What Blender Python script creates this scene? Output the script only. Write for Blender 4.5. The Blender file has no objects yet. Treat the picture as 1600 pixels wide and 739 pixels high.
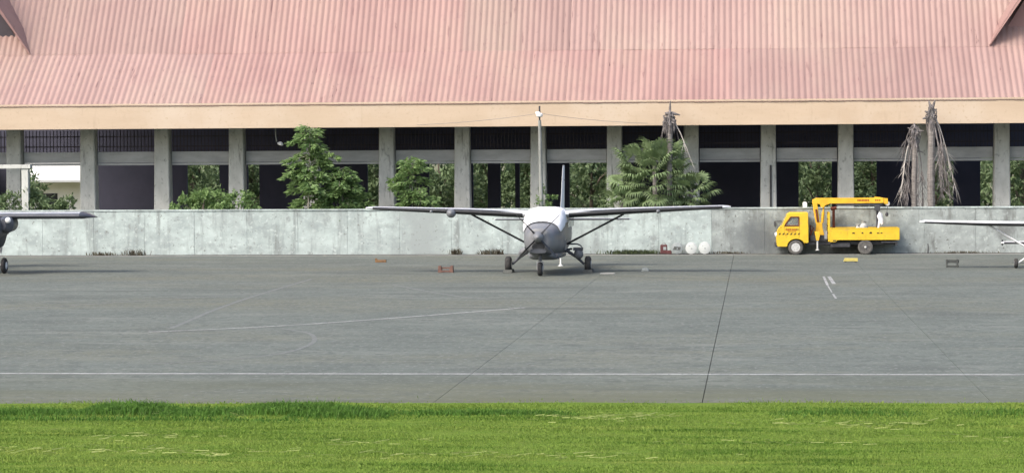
import bpy, bmesh, math, random
import numpy as np
from mathutils import Matrix, Vector, Euler

random.seed(7)
rng = np.random.default_rng(11)
scene = bpy.context.scene
COL = scene.collection
R = math.radians

# ------------------------------------------------------------------ camera
PSI, PITCH, ROLL = 0.085015, 0.029088, 0.005625      # turned left of the wall's normal, tilted down, slight roll
fwd = Vector((-math.sin(PSI) * math.cos(PITCH), math.cos(PSI) * math.cos(PITCH), -math.sin(PITCH)))
rgt = Vector((math.cos(PSI), math.sin(PSI), 0))
upv = rgt.cross(fwd)
rr = rgt * math.cos(ROLL) - upv * math.sin(ROLL)
ur = rgt * math.sin(ROLL) + upv * math.cos(ROLL)
cam_data = bpy.data.cameras.new('camera')
cam = bpy.data.objects.new('camera', cam_data)
COL.objects.link(cam)
m = Matrix.Identity(4)
for i in range(3):
    m[i][0], m[i][1], m[i][2] = rr[i], ur[i], -fwd[i]
m.translation = (0, 0, 4.9)
cam.matrix_world = m
cam_data.sensor_width = 36
cam_data.lens = 92.4
cam_data.clip_start = 0.5
cam_data.clip_end = 6000
scene.camera = cam

# ------------------------------------------------------------------ sky and sun (thin overcast, sun high on the left)
SUN_EL, SUN_AZ = R(46), R(226)                       # azimuth clockwise from +Y: left and towards the camera
world = bpy.data.worlds.new('World')
scene.world = world
world.use_nodes = True
wn = world.node_tree.nodes
wl = world.node_tree.links
wn.clear()
wo = wn.new('ShaderNodeOutputWorld')
bg = wn.new('ShaderNodeBackground')
sky = wn.new('ShaderNodeTexSky')
sky.sky_type = 'NISHITA'
sky.sun_disc = False
sky.sun_elevation = SUN_EL
sky.sun_rotation = SUN_AZ
sky.air_density = 1.0
sky.dust_density = 4.0
sky.ozone_density = 1.0
bg.inputs['Strength'].default_value = 0.13
wl.new(sky.outputs[0], bg.inputs[0])
wl.new(bg.outputs[0], wo.inputs[0])

sun_data = bpy.data.lights.new('sun', 'SUN')
sun_data.energy = 1.4
sun_data.angle = R(20)
sun_data.color = (1.0, 0.95, 0.88)
sun = bpy.data.objects.new('sun', sun_data)
COL.objects.link(sun)
to_sun = Vector((math.sin(SUN_AZ) * math.cos(SUN_EL), math.cos(SUN_AZ) * math.cos(SUN_EL), math.sin(SUN_EL)))
sun.rotation_euler = to_sun.to_track_quat('Z', 'Y').to_euler()
sun.location = (-60, 0, 80)

scene.view_settings.view_transform = 'Standard'
scene.view_settings.look = 'None'
scene.view_settings.exposure = 1.18
scene.view_settings.gamma = 1

# ------------------------------------------------------------------ materials
MATS = {}


def mat(name, c1, c2=None, scale=3.0, stretch=(1, 1, 1), rough=0.7, metal=0.0, bump=0.0, bscale=None,
        lo=0.35, hi=0.65, spot=None, rnd=0.0, detail=6.0, trans=0.0, spec=0.4, extra=None, stain=None):
    """Procedural surface: two tones mixed by world-space noise, an optional third tone in spots, fine relief."""
    mt = bpy.data.materials.new(name)
    mt.use_nodes = True
    N, L = mt.node_tree.nodes, mt.node_tree.links
    N.clear()
    out = N.new('ShaderNodeOutputMaterial')
    b = N.new('ShaderNodeBsdfPrincipled')
    b.inputs['Roughness'].default_value = rough
    b.inputs['Metallic'].default_value = metal
    b.inputs['Specular IOR Level'].default_value = spec
    geo = N.new('ShaderNodeNewGeometry')

    def noise(sc, st, det=6.0, off=0.0):
        mp = N.new('ShaderNodeMapping')
        mp.inputs['Scale'].default_value = st
        mp.inputs['Location'].default_value = (off, off * 0.7, off * 1.3)
        L.new(geo.outputs['Position'], mp.inputs[0])
        n = N.new('ShaderNodeTexNoise')
        n.inputs['Scale'].default_value = sc
        n.inputs['Detail'].default_value = det
        n.inputs['Roughness'].default_value = 0.62
        L.new(mp.outputs[0], n.inputs['Vector'])
        return n.outputs['Fac']

    def rng_(fac, a, z):
        r = N.new('ShaderNodeMapRange')
        r.inputs['From Min'].default_value = a
        r.inputs['From Max'].default_value = z
        L.new(fac, r.inputs['Value'])
        return r.outputs[0]

    def mix(fac, a, z):
        x = N.new('ShaderNodeMix')
        x.data_type = 'RGBA'
        if isinstance(fac, float):
            x.inputs[0].default_value = fac
        else:
            L.new(fac, x.inputs[0])
        for k, c in ((6, a), (7, z)):
            if isinstance(c, tuple):
                x.inputs[k].default_value = (*c, 1)
            else:
                L.new(c, x.inputs[k])
        return x.outputs[2]

    c2 = c2 or tuple(v * 0.8 for v in c1)
    col = mix(rng_(noise(scale, stretch, detail), lo, hi), c1, c2)
    for k, sp in enumerate(spot or []):
        sc, sst, sa, sb, sc_col = sp
        col = mix(rng_(noise(sc, sst, 5.0, 17.3 + 31 * k), sa, sb), col, sc_col)
    if extra:
        a_, z_, dcol = extra
        sx_ = N.new('ShaderNodeSeparateXYZ')
        L.new(geo.outputs['Position'], sx_.inputs[0])
        mu = N.new('ShaderNodeMath')
        mu.operation = 'MULTIPLY'
        L.new(rng_(sx_.outputs[1], a_, z_), mu.inputs[0])
        L.new(rng_(noise(0.8, (0.25, 1, 1), 6.0, 91.0), 0.25, 0.62), mu.inputs[1])
        col = mix(mu.outputs[0], col, dcol)
    if stain:
        (sxc, szc, srad, scol) = stain
        vm = N.new('ShaderNodeVectorMath')
        vm.operation = 'DISTANCE'
        mp2 = N.new('ShaderNodeMapping')
        mp2.inputs['Scale'].default_value = (0.75, 0, 1)
        L.new(geo.outputs['Position'], mp2.inputs[0])
        L.new(mp2.outputs[0], vm.inputs[0])
        vm.inputs[1].default_value = (sxc * 0.75, 0, szc)
        m2 = N.new('ShaderNodeMath')
        m2.operation = 'MULTIPLY_ADD'
        L.new(noise(1.6, (1, 1, 1), 6.0, 55.0), m2.inputs[0])
        m2.inputs[1].default_value = -1.1
        L.new(vm.outputs['Value'], m2.inputs[2])
        col = mix(rng_(m2.outputs[0], srad * 0.75, -0.15), col, scol)
    if rnd:
        oi = N.new('ShaderNodeObjectInfo')
        hsv = N.new('ShaderNodeHueSaturation')
        mr = N.new('ShaderNodeMapRange')
        mr.inputs['To Min'].default_value = 1 - rnd
        mr.inputs['To Max'].default_value = 1 + rnd
        L.new(oi.outputs['Random'], mr.inputs['Value'])
        L.new(mr.outputs[0], hsv.inputs['Value'])
        L.new(col, hsv.inputs['Color'])
        col = hsv.outputs[0]
    L.new(col, b.inputs['Base Color'])
    if bump:
        bp = N.new('ShaderNodeBump')
        bp.inputs['Strength'].default_value = bump
        bp.inputs['Distance'].default_value = 0.03
        L.new(noise(bscale or scale * 6, (1, 1, 1), 6.0, 3.1), bp.inputs['Height'])
        L.new(bp.outputs[0], b.inputs['Normal'])
    if trans:
        tr = N.new('ShaderNodeBsdfTranslucent')
        L.new(col, tr.inputs[0])
        ms = N.new('ShaderNodeMixShader')
        ms.inputs[0].default_value = trans
        L.new(b.outputs[0], ms.inputs[1])
        L.new(tr.outputs[0], ms.inputs[2])
        L.new(ms.outputs[0], out.inputs[0])
    else:
        L.new(b.outputs[0], out.inputs[0])
    MATS[name] = mt
    return mt


mat('apron', (0.128, 0.143, 0.124), (0.098, 0.111, 0.097), 0.30, (0.5, 0.55, 1), 0.9, bump=0.25, bscale=40, spec=0.25,
    spot=[(0.8, (0.22, 0.6, 1), 0.50, 0.72, (0.160, 0.172, 0.150)), (0.11, (0.5, 1, 1), 0.48, 0.68, (0.128, 0.130, 0.096)), (2.2, (0.5, 0.7, 1), 0.52, 0.70, (0.080, 0.090, 0.080)),
          (0.45, (0.35, 0.5, 1), 0.57, 0.70, (0.085, 0.094, 0.083)), (5.0, (0.9, 0.6, 1), 0.52, 0.66, (0.084, 0.093, 0.083)), (7.5, (0.9, 0.6, 1), 0.54, 0.66, (0.168, 0.178, 0.160)),
          (1.0, (0.05, 0.5, 1), 0.60, 0.70, (0.078, 0.085, 0.076))],
    extra=(61.0, 52.5, (0.100, 0.104, 0.066)))
mat('joint', (0.05, 0.055, 0.045), (0.09, 0.095, 0.08), 2.0, rough=0.95)
mat('soil', (0.10, 0.165, 0.022), (0.12, 0.16, 0.03), 1.5, rough=0.95, bump=0.4, spec=0.05)
mat('ground', (0.12, 0.14, 0.06), (0.17, 0.15, 0.09), 0.3, rough=0.95)
mat('dirt', (0.030, 0.029, 0.025), (0.075, 0.072, 0.06), 2.0, rough=0.95, bump=0.4)
mat('paint_line', (0.36, 0.36, 0.345), (0.20, 0.20, 0.195), 1.2, (1, 1, 1), 0.8, lo=0.42, hi=0.68,
    spot=[(9.0, (1, 1, 1), 0.55, 0.62, (0.12, 0.125, 0.12))])
mat('paint_worn', (0.165, 0.172, 0.160), (0.118, 0.128, 0.116), 2.2, (1, 1, 1), 0.85, lo=0.38, hi=0.62,
    spot=[(11.0, (1, 1, 1), 0.50, 0.60, (0.10, 0.107, 0.10))])
mat('kerb_concrete', (0.32, 0.32, 0.30), (0.22, 0.22, 0.21), 0.8, rough=0.85, bump=0.2)
WALLKW = dict(rough=0.9, bump=0.5, bscale=9, lo=0.36, hi=0.66, rnd=0.04)
mat('wall_concrete', (0.455, 0.525, 0.50), (0.30, 0.345, 0.335), 0.9, (1, 1, 1.3), **WALLKW,
    spot=[(1.3, (1.6, 1, 0.22), 0.53, 0.70, (0.225, 0.25, 0.24)), (3.6, (1, 1, 1.4), 0.55, 0.70, (0.51, 0.57, 0.55)), (2.2, (1, 1, 0.9), 0.56, 0.70, (0.27, 0.30, 0.29)),
          (0.25, (1, 1, 0.6), 0.52, 0.68, (0.30, 0.335, 0.325)), (6.0, (1, 1, 1), 0.62, 0.70, (0.20, 0.21, 0.195))])
mat('wall_weathered', (0.35, 0.385, 0.37), (0.235, 0.26, 0.25), 1.3, (1, 1, 1.2), **WALLKW,
    spot=[(1.5, (1.6, 1, 0.4), 0.54, 0.70, (0.165, 0.175, 0.165)), (3.2, (1, 1, 1), 0.58, 0.70, (0.43, 0.47, 0.45)),
          (0.5, (1, 1, 1.0), 0.55, 0.68, (0.155, 0.165, 0.16)), (6.0, (1, 1, 1), 0.62, 0.70, (0.13, 0.135, 0.125))], stain=(1.3, 0.75, 1.5, (0.13, 0.145, 0.15)))
mat('column_concrete', (0.57, 0.58, 0.54), (0.43, 0.44, 0.405), 1.8, (1, 1, 0.5), 0.9, bump=0.3, bscale=10,
    spot=[(2.2, (2, 2, 0.3), 0.58, 0.72, (0.22, 0.225, 0.205)), (4.5, (1, 1, 0.8), 0.58, 0.70, (0.27, 0.28, 0.255))])
mat('beam_concrete', (0.46, 0.47, 0.47), (0.34, 0.35, 0.35), 1.2, (0.6, 1, 2), 0.9, bump=0.2)
mat('fascia', (0.52, 0.41, 0.30), (0.47, 0.365, 0.262), 0.6, (0.4, 1, 2), 0.75, bump=0.15, bscale=20,
    spot=[(1.6, (1.4, 1, 0.15), 0.60, 0.75, (0.41, 0.315, 0.225)), (0.2, (1, 1, 1), 0.5, 0.7, (0.54, 0.445, 0.345)), (5.0, (1, 1, 1), 0.56, 0.68, (0.45, 0.35, 0.25))])
for nm, k1, k2 in (('roof', 1.0, 1.0), ('roof_faded', 1.03, 1.10), ('roof_dull', 0.92, 0.97)):
    def tone(c):
        return (c[0] * k1, c[1] * k2, c[2] * k2)
    mat(nm, tone((0.318, 0.200, 0.178)), tone((0.275, 0.166, 0.150)), 0.55, (1, 0.35, 0.35), 0.7, rnd=0.035, lo=0.35, hi=0.7,
        spot=[(0.16, (1, 0.7, 0.7), 0.46, 0.68, tone((0.325, 0.222, 0.186))), (3.5, (1.0, 0.6, 0.6), 0.58, 0.74, tone((0.262, 0.162, 0.15))),
              (2.4, (2.2, 0.22, 0.22), 0.62, 0.72, tone((0.19, 0.106, 0.098))), (1.1, (3.2, 0.5, 0.5), 0.68, 0.73, tone((0.13, 0.065, 0.06)))])
mat('barge', (0.33, 0.20, 0.18), (0.28, 0.165, 0.15), 1.0, rough=0.6)
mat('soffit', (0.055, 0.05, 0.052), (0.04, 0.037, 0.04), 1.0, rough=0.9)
mat('timber_and_shade', (0.065, 0.055, 0.065), (0.045, 0.04, 0.048), 1.5, rough=0.8)  # dark screen slats, and the left gable's shade as colour
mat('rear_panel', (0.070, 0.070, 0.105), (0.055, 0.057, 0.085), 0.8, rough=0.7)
mat('hall_floor', (0.36, 0.35, 0.34), (0.28, 0.27, 0.265), 0.8, rough=0.7)
mat('white_wall', (0.80, 0.80, 0.77), (0.70, 0.70, 0.67), 0.6, rough=0.8)
mat('leaf_bright', (0.24, 0.35, 0.13), (0.145, 0.24, 0.085), 5.0, rough=0.55, trans=0.38, lo=0.3, hi=0.7)
mat('leaf_mid', (0.19, 0.29, 0.105), (0.11, 0.19, 0.065), 4.0, rough=0.6, trans=0.36, lo=0.3, hi=0.7)
mat('leaf_far', (0.185, 0.255, 0.12), (0.115, 0.17, 0.08), 1.5, rough=0.65, trans=0.34, lo=0.3, hi=0.7)
mat('leaf_palm', (0.23, 0.31, 0.15), (0.14, 0.20, 0.09), 4.0, rough=0.5, trans=0.30, rnd=0.25, lo=0.3, hi=0.7)
mat('bark', (0.20, 0.17, 0.13), (0.12, 0.10, 0.08), 6.0, (1, 1, 3), 0.9, bump=0.5)
mat('bark_pale', (0.42, 0.40, 0.33), (0.26, 0.25, 0.20), 5.0, (1, 1, 2), 0.85, bump=0.4)
mat('palm_trunk', (0.25, 0.23, 0.215), (0.13, 0.118, 0.11), 2.5, (1, 1, 6), 0.95, bump=0.6)
mat('dead_leaf', (0.24, 0.218, 0.212), (0.11, 0.098, 0.095), 5.0, rough=0.9, rnd=0.2, trans=0.1)
mat('dead_leaf_pale', (0.50, 0.47, 0.43), (0.33, 0.30, 0.28), 5.0, rough=0.9, rnd=0.2, trans=0.1)
mat('grass', (0.192, 0.280, 0.050), (0.152, 0.235, 0.042), 0.9, (0.35, 1.6, 1), 0.7, trans=0.30, lo=0.35, hi=0.65, spec=0.08,
    spot=[(0.6, (0.22, 1.6, 1), 0.54, 0.68, (0.27, 0.325, 0.072)), (1.0, (0.20, 1.9, 1), 0.53, 0.63, (0.072, 0.150, 0.018)),
          (2.2, (0.4, 1.5, 1), 0.58, 0.68, (0.085, 0.165, 0.020)), (30.0, (1, 1, 0.1), 0.54, 0.66, (0.205, 0.275, 0.075))])
mat('weed', (0.095, 0.190, 0.032), (0.065, 0.145, 0.026), 3.0, spec=0.08, rough=0.7, trans=0.28,
    spot=[(25.0, (1, 1, 0.1), 0.56, 0.66, (0.11, 0.16, 0.055))])
mat('weed_dull', (0.10, 0.13, 0.06), (0.07, 0.085, 0.05), 4.0, rough=0.8, trans=0.2, spec=0.1)
mat('straw', (0.36, 0.39, 0.15), (0.27, 0.32, 0.10), 4.0, rough=0.8, trans=0.2)
mat('weed_dry', (0.10, 0.095, 0.06), (0.09, 0.07, 0.05), 4.0, rough=0.8, trans=0.2)
# vehicles
mat('paint_grey', (0.19, 0.195, 0.205), (0.145, 0.15, 0.16), 1.2, rough=0.42, spot=[(7, (1, 1, 1), 0.62, 0.75, (0.09, 0.092, 0.10))])
mat('paint_light', (0.50, 0.52, 0.54), (0.42, 0.44, 0.46), 1.2, (1, 0.4, 1), rough=0.40)
mat('paint_navy', (0.085, 0.09, 0.105), (0.06, 0.065, 0.078), 1.5, rough=0.42)
mat('paint_white', (0.78, 0.79, 0.80), (0.68, 0.69, 0.70), 1.5, rough=0.35)
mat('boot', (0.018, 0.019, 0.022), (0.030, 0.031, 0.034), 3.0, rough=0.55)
mat('rubber', (0.025, 0.025, 0.027), (0.05, 0.048, 0.046), 9.0, rough=0.85)
mat('rubber_dusty', (0.13, 0.125, 0.115), (0.075, 0.07, 0.066), 7.0, rough=0.9)
mat('metal', (0.45, 0.45, 0.46), (0.33, 0.33, 0.34), 6.0, rough=0.42, metal=0.6)
mat('dark_metal', (0.06, 0.06, 0.065), (0.035, 0.035, 0.04), 5.0, rough=0.6)
mat('cover_cloth', (0.78, 0.78, 0.79), (0.72, 0.72, 0.73), 3.0, rough=0.9, bump=0.6, bscale=4)
mat('glass_dark', (0.020, 0.023, 0.028), (0.028, 0.032, 0.036), 1.0, rough=0.08, spec=0.6)
mat('truck_yellow', (0.70, 0.48, 0.030), (0.62, 0.40, 0.024), 1.6, rough=0.45,
    spot=[(4, (1, 1, 0.6), 0.60, 0.76, (0.48, 0.28, 0.03)), (9, (1, 1, 0.4), 0.63, 0.72, (0.30, 0.19, 0.05)), (2.3, (0.6, 1, 1.5), 0.60, 0.72, (0.55, 0.36, 0.06))])
mat('crane_yellow', (0.78, 0.46, 0.030), (0.66, 0.36, 0.022), 2.0, rough=0.45, spot=[(6, (1, 1, 1), 0.62, 0.74, (0.40, 0.22, 0.04))])
mat('mark_red', (0.30, 0.055, 0.008), (0.24, 0.04, 0.008), 3.0, rough=0.6)
mat('mark_dark', (0.05, 0.035, 0.010), (0.04, 0.028, 0.01), 3.0, rough=0.6)
mat('brown_red', (0.15, 0.035, 0.018), (0.10, 0.024, 0.014), 3.0, rough=0.7)
mat('wheel_white', (0.55, 0.55, 0.53), (0.40, 0.40, 0.38), 8.0, rough=0.6)
mat('sack', (0.44, 0.44, 0.41), (0.34, 0.34, 0.32), 6.0, rough=0.9, bump=0.5, bscale=14)
mat('drum_white', (0.54, 0.56, 0.54), (0.46, 0.48, 0.46), 3.0, rough=0.45)
mat('drum_grey', (0.33, 0.355, 0.35), (0.23, 0.255, 0.25), 4.0, rough=0.4)
mat('rust_red', (0.11, 0.038, 0.038), (0.075, 0.028, 0.028), 4.0, rough=0.75)
mat('wood_red', (0.19, 0.105, 0.08), (0.12, 0.07, 0.06), 5.0, rough=0.85)
mat('wood_orange', (0.22, 0.125, 0.055), (0.15, 0.085, 0.045), 5.0, rough=0.8)
mat('wood_yellow', (0.52, 0.44, 0.12), (0.40, 0.33, 0.11), 4.0, rough=0.8)
mat('wood_grey', (0.10, 0.105, 0.10), (0.07, 0.075, 0.07), 5.0, rough=0.9)
mat('pole_concrete', (0.28, 0.29, 0.27), (0.19, 0.20, 0.185), 3.0, (1, 1, 0.3), 0.85, bump=0.2)
mat('white_plastic', (0.82, 0.82, 0.80), (0.76, 0.76, 0.74), 3.0, rough=0.4)
mat('wire', (0.26, 0.24, 0.22), (0.20, 0.19, 0.18), 3.0, rough=0.6)

# clear pane
g = bpy.data.materials.new('glass_clear')
g.use_nodes = True
gb = g.node_tree.nodes['Principled BSDF']
gb.inputs['Base Color'].default_value = (0.80, 0.84, 0.82, 1)
gb.inputs['Roughness'].default_value = 0.03
gb.inputs['Transmission Weight'].default_value = 0.9
gb.inputs['IOR'].default_value = 1.06
MATS['glass_clear'] = g


# ------------------------------------------------------------------ mesh helpers
class MB:
    def __init__(self):
        self.v, self.f = [], []

    def add(self, vs, fs):
        o = len(self.v)
        self.v.extend([tuple(p) for p in vs])
        self.f.extend([tuple(i + o for i in q) for q in fs])
        return self

    def box(self, c, s, rot=None):
        hx, hy, hz = s[0] / 2, s[1] / 2, s[2] / 2
        P = [Vector((x, y, z)) for x in (-hx, hx) for y in (-hy, hy) for z in (-hz, hz)]
        if rot is not None:
            e = Euler(rot).to_matrix()
            P = [e @ p for p in P]
        P = [p + Vector(c) for p in P]
        return self.add(P, [(0, 1, 3, 2), (4, 6, 7, 5), (0, 4, 5, 1), (2, 3, 7, 6), (0, 2, 6, 4), (1, 5, 7, 3)])

    def b2(self, lo, hi):
        return self.box([(a + b) / 2 for a, b in zip(lo, hi)], [b - a for a, b in zip(lo, hi)])

    def tube(self, path, rad, n=8, cap=True, flat=1.0):
        path = [Vector(p) for p in path]
        if not hasattr(rad, '__len__'):
            rad = [rad] * len(path)
        rings = []
        ref = None
        for i, p in enumerate(path):
            t = (path[min(i + 1, len(path) - 1)] - path[max(i - 1, 0)]).normalized()
            if ref is None:
                ref = Vector((0, 1, 0)) if abs(t.y) < 0.9 else Vector((1, 0, 0))
            a = t.cross(ref).normalized()
            b = t.cross(a).normalized()
            rings.append([p + (a * math.cos(2 * math.pi * k / n) + b * math.sin(2 * math.pi * k / n) * flat) * rad[i] for k in range(n)])
        return self.loft(rings, cap)

    def loft(self, rings, cap=True, closed=True):
        n = len(rings[0])
        vs = [p for r in rings for p in r]
        fs = []
        for i in range(len(rings) - 1):
            for k in range(n if closed else n - 1):
                k2 = (k + 1) % n
                fs.append((i * n + k, i * n + k2, (i + 1) * n + k2, (i + 1) * n + k))
        if cap:
            fs.append(tuple(range(n - 1, -1, -1)))
            fs.append(tuple((len(rings) - 1) * n + k for k in range(n)))
        return self.add(vs, fs)

    def lathe(self, c, axis, prof, n=20):
        """prof: (distance along axis, radius)"""
        ax = Vector(axis).normalized()
        ref = Vector((0, 0, 1)) if abs(ax.z) < 0.9 else Vector((1, 0, 0))
        a = ax.cross(ref).normalized()
        b = ax.cross(a)
        rings = [[Vector(c) + ax * d + (a * math.cos(2 * math.pi * k / n) + b * math.sin(2 * math.pi * k / n)) * max(r, 1e-4)
                  for k in range(n)] for d, r in prof]
        return self.loft(rings)

    def prism_xz(self, pts, y0, y1):
        n = len(pts)
        vs = [(x, y0, z) for x, z in pts] + [(x, y1, z) for x, z in pts]
        fs = [(k, (k + 1) % n, n + (k + 1) % n, n + k) for k in range(n)]
        fs += [tuple(range(n - 1, -1, -1)), tuple(range(n, 2 * n))]
        return self.add(vs, fs)

    def prism_yz(self, pts, x0, x1):
        n = len(pts)
        vs = [(x0, y, z) for y, z in pts] + [(x1, y, z) for y, z in pts]
        fs = [(k, (k + 1) % n, n + (k + 1) % n, n + k) for k in range(n)]
        fs += [tuple(range(n - 1, -1, -1)), tuple(range(n, 2 * n))]
        return self.add(vs, fs)

    def mesh(self, name, smooth=None):
        me = bpy.data.meshes.new(name)
        me.from_pydata([tuple(p) for p in self.v], [], self.f)
        bm = bmesh.new()
        bm.from_mesh(me)
        bmesh.ops.recalc_face_normals(bm, faces=bm.faces)
        bm.to_mesh(me)
        bm.free()
        if smooth:
            me.polygons.foreach_set('use_smooth', [True] * len(me.polygons))
            me.set_sharp_from_angle(angle=R(smooth))
        return me

    def build(self, name, material, parent=None, smooth=None, bevel=0, loc=None, rot=None):
        return link(name, self.mesh(name, smooth), material, parent, bevel, loc, rot)


def link(name, me, material, parent=None, bevel=0, loc=None, rot=None):
    o = bpy.data.objects.new(name, me)
    COL.objects.link(o)
    if material and not me.materials:
        me.materials.append(MATS[material])
    if parent:
        o.parent = parent
    if loc is not None:
        o.location = loc
    if rot is not None:
        o.rotation_euler = rot
    if bevel:
        md = o.modifiers.new('bevel', 'BEVEL')
        md.width = bevel
        md.segments = 2
        md.limit_method = 'ANGLE'
        md.angle_limit = R(35)
    return o


def tag(o, label, cat, group=None):
    o['label'] = label
    o['category'] = cat
    if group:
        o['group'] = group
    return o


def empty(name, loc, label, cat, rz=0.0, group=None):
    o = bpy.data.objects.new(name, None)
    o.empty_display_size = 0.2
    COL.objects.link(o)
    o.location = loc
    o.rotation_euler = (0, 0, rz)
    return tag(o, label, cat, group)


def structure(o):
    o['kind'] = 'structure'
    return o


def np_mesh(name, verts, tris, nper):
    """fast mesh from numpy arrays; faces all with nper corners"""
    me = bpy.data.meshes.new(name)
    nv, nf = len(verts), len(tris)
    me.vertices.add(nv)
    me.vertices.foreach_set('co', np.ascontiguousarray(verts, dtype=np.float32).ravel())
    me.loops.add(nf * nper)
    me.loops.foreach_set('vertex_index', np.ascontiguousarray(tris, dtype=np.int32).ravel())
    me.polygons.add(nf)
    me.polygons.foreach_set('loop_start', np.arange(0, nf * nper, nper, dtype=np.int32))
    me.update(calc_edges=True)
    me.validate()
    return me


def leaf_mesh(name, base, direction, length, width):
    """rhombic leaves bent along the midrib: base (N,3), direction (N,3) unit, length (N,), width (N,)"""
    n = len(base)
    d = direction / np.linalg.norm(direction, axis=1, keepdims=True)
    r = rng.normal(size=(n, 3))
    s = np.cross(d, r)
    s /= np.linalg.norm(s, axis=1, keepdims=True)
    nn = np.cross(d, s)
    L, W = length[:, None], width[:, None]
    v = np.stack([base, base + d * L * 0.45 + s * W * 0.5 + nn * W * 0.12, base + d * L, base + d * L * 0.45 - s * W * 0.5 + nn * W * 0.12], 1)
    idx = np.arange(n)[:, None] * 4
    f = np.concatenate([idx + np.array([[0, 1, 2]]), idx + np.array([[0, 2, 3]])], 0)
    return np_mesh(name, v.reshape(-1, 3), f, 3)


# ================================================================== SETTING
gm = MB()
gm.add([(-3000, -3000, -0.06), (3000, -3000, -0.06), (3000, 3000, -0.06), (-3000, 3000, -0.06)], [(0, 1, 2, 3)])
structure(gm.build('ground', 'ground'))

# lawn in front: a sheet of soil with grass blades standing on it
lm = MB()
NX, NY = 60, 16
gx = np.linspace(-60, 50, NX + 1)


def lawn_edge(x):
    return 52.55 + 0.05 * x * 0.6 + 0.10 * math.sin(x * 1.3) + 0.07 * math.sin(x * 3.7 + 1)


vs, fs = [], []
for j in range(NY + 1):
    for i in range(NX + 1):
        t = j / NY
        y = -40 * (1 - t) + lawn_edge(gx[i]) * t + 0.25
        vs.append((gx[i], y, 0.012))
for j in range(NY):
    for i in range(NX):
        a = j * (NX + 1) + i
        fs.append((a, a + 1, a + NX + 2, a + NX + 1))
lm.add(vs, fs)
structure(lm.build('lawn', 'soil'))

# apron: dark bedding sheet, and the slabs laid on it with open joints between them
ap = MB()
ap.add([(-90, 51, -0.045), (70, 51, -0.045), (70, 134.7, -0.045), (-90, 134.7, -0.045)], [(0, 1, 2, 3)])
apron = structure(ap.build('apron', 'joint'))
JX = [-90, -5.83, -0.40, 5.38, 70]
JW = dict(zip(JX, (0, 0.005, 0.0085, 0.005, 0)))
for a, b in zip(JX[:-1], JX[1:]):
    s = MB()
    x0, x1 = a + JW[a], b - JW[b]
    # joints lean by a hair, as poured
    sl = 0.0072
    s.add([(x0 - 0.3, 51.2, 0), (x1 - 0.3, 51.2, 0), (x1 + 0.3, 134.5, 0), (x0 + 0.3, 134.5, 0),
           (x0 - 0.3, 51.2, -0.04), (x1 - 0.3, 51.2, -0.04), (x1 + 0.3, 134.5, -0.04), (x0 + 0.3, 134.5, -0.04)],
          [(0, 1, 2, 3), (4, 5, 1, 0), (5, 6, 2, 1), (6, 7, 3, 2), (7, 4, 0, 3)])
    s.build('slab', 'apron', apron)
kb = MB()
kb.b2((-90, 134.55, -0.05), (70, 134.85, 0.012))
structure(kb.build('kerb', 'kerb_concrete', bevel=0.01))
db = MB()
db.add([(-90, 134.85, -0.02), (70, 134.85, -0.02), (70, 136.24, 0.01), (-90, 136.24, 0.01)], [(0, 1, 2, 3)])
structure(db.build('gutter', 'dirt'))


def stripe(path, w, material, name, z=0.004):
    s = MB()
    P = [Vector((p[0], p[1], z)) for p in path]
    L_, R_ = [], []
    for i, p in enumerate(P):
        t = (P[min(i + 1, len(P) - 1)] - P[max(i - 1, 0)]).normalized()
        nrm = Vector((-t.y, t.x, 0)) * w / 2
        L_.append(p + nrm)
        R_.append(p - nrm)
    n = len(P)
    s.add(L_ + R_, [(i, i + 1, n + i + 1, n + i) for i in range(n - 1)])
    return structure(s.build(name, material))


def spline(pts, k=8):
    out = []
    P = [np.array(p, float) for p in pts]
    P = [2 * P[0] - P[1]] + P + [2 * P[-1] - P[-2]]
    for i in range(1, len(P) - 2):
        for t in np.linspace(0, 1, k, endpoint=False):
            out.append(tuple(0.5 * ((2 * P[i]) + (-P[i - 1] + P[i + 1]) * t + (2 * P[i - 1] - 5 * P[i] + 4 * P[i + 1] - P[i + 2]) * t * t
                                    + (-P[i - 1] + 3 * P[i] - 3 * P[i + 1] + P[i + 2]) * t ** 3)))
    out.append(tuple(P[-2]))
    return out


stripe([(-60, 59.85), (-40, 59.9), (50, 59.95)], 0.24, 'paint_line', 'edge_line')
stripe(spline([(-16.9, 74.6), (-14.5, 76.5), (-12.54, 78.6), (-10, 82.2), (-7.0, 86.9)]), 0.16, 'paint_line', 'taxi_line')
stripe(spline([(-13.3, 76.2), (-12.2, 74.2), (-11.56, 71.5), (-11.36, 69.0), (-11.57, 66.3), (-12.63, 64.1), (-14.2, 62.8)]), 0.13, 'paint_worn', 'turn_line')
stripe(spline([(-16.6, 76.2), (-16.9, 81), (-17.2, 85.7), (-17.5, 95), (-17.6, 108)]), 0.15, 'paint_worn', 'guide_line')
stripe(spline([(-25.5, 85), (-23.1, 88), (-20.2, 92.5), (-17.9, 96)]), 0.18, 'paint_worn', 'guide_line')
stripe(spline([(-13.5, 103), (-11.6, 98), (-9.9, 94), (-8.6, 92)]), 0.15, 'paint_worn', 'guide_line')
stripe([(3.62, 109.6), (3.52, 102.0)], 0.10, 'paint_line', 'stand_mark')
stripe([(3.52, 102.0), (3.49, 96.5)], 0.05, 'paint_line', 'stand_mark')
stripe([(3.49, 95.5), (3.48, 92.5)], 0.08, 'paint_line', 'stand_mark')
stripe([(3.84, 109.6), (3.81, 103.2)], 0.15, 'paint_line', 'stand_mark')

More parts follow.
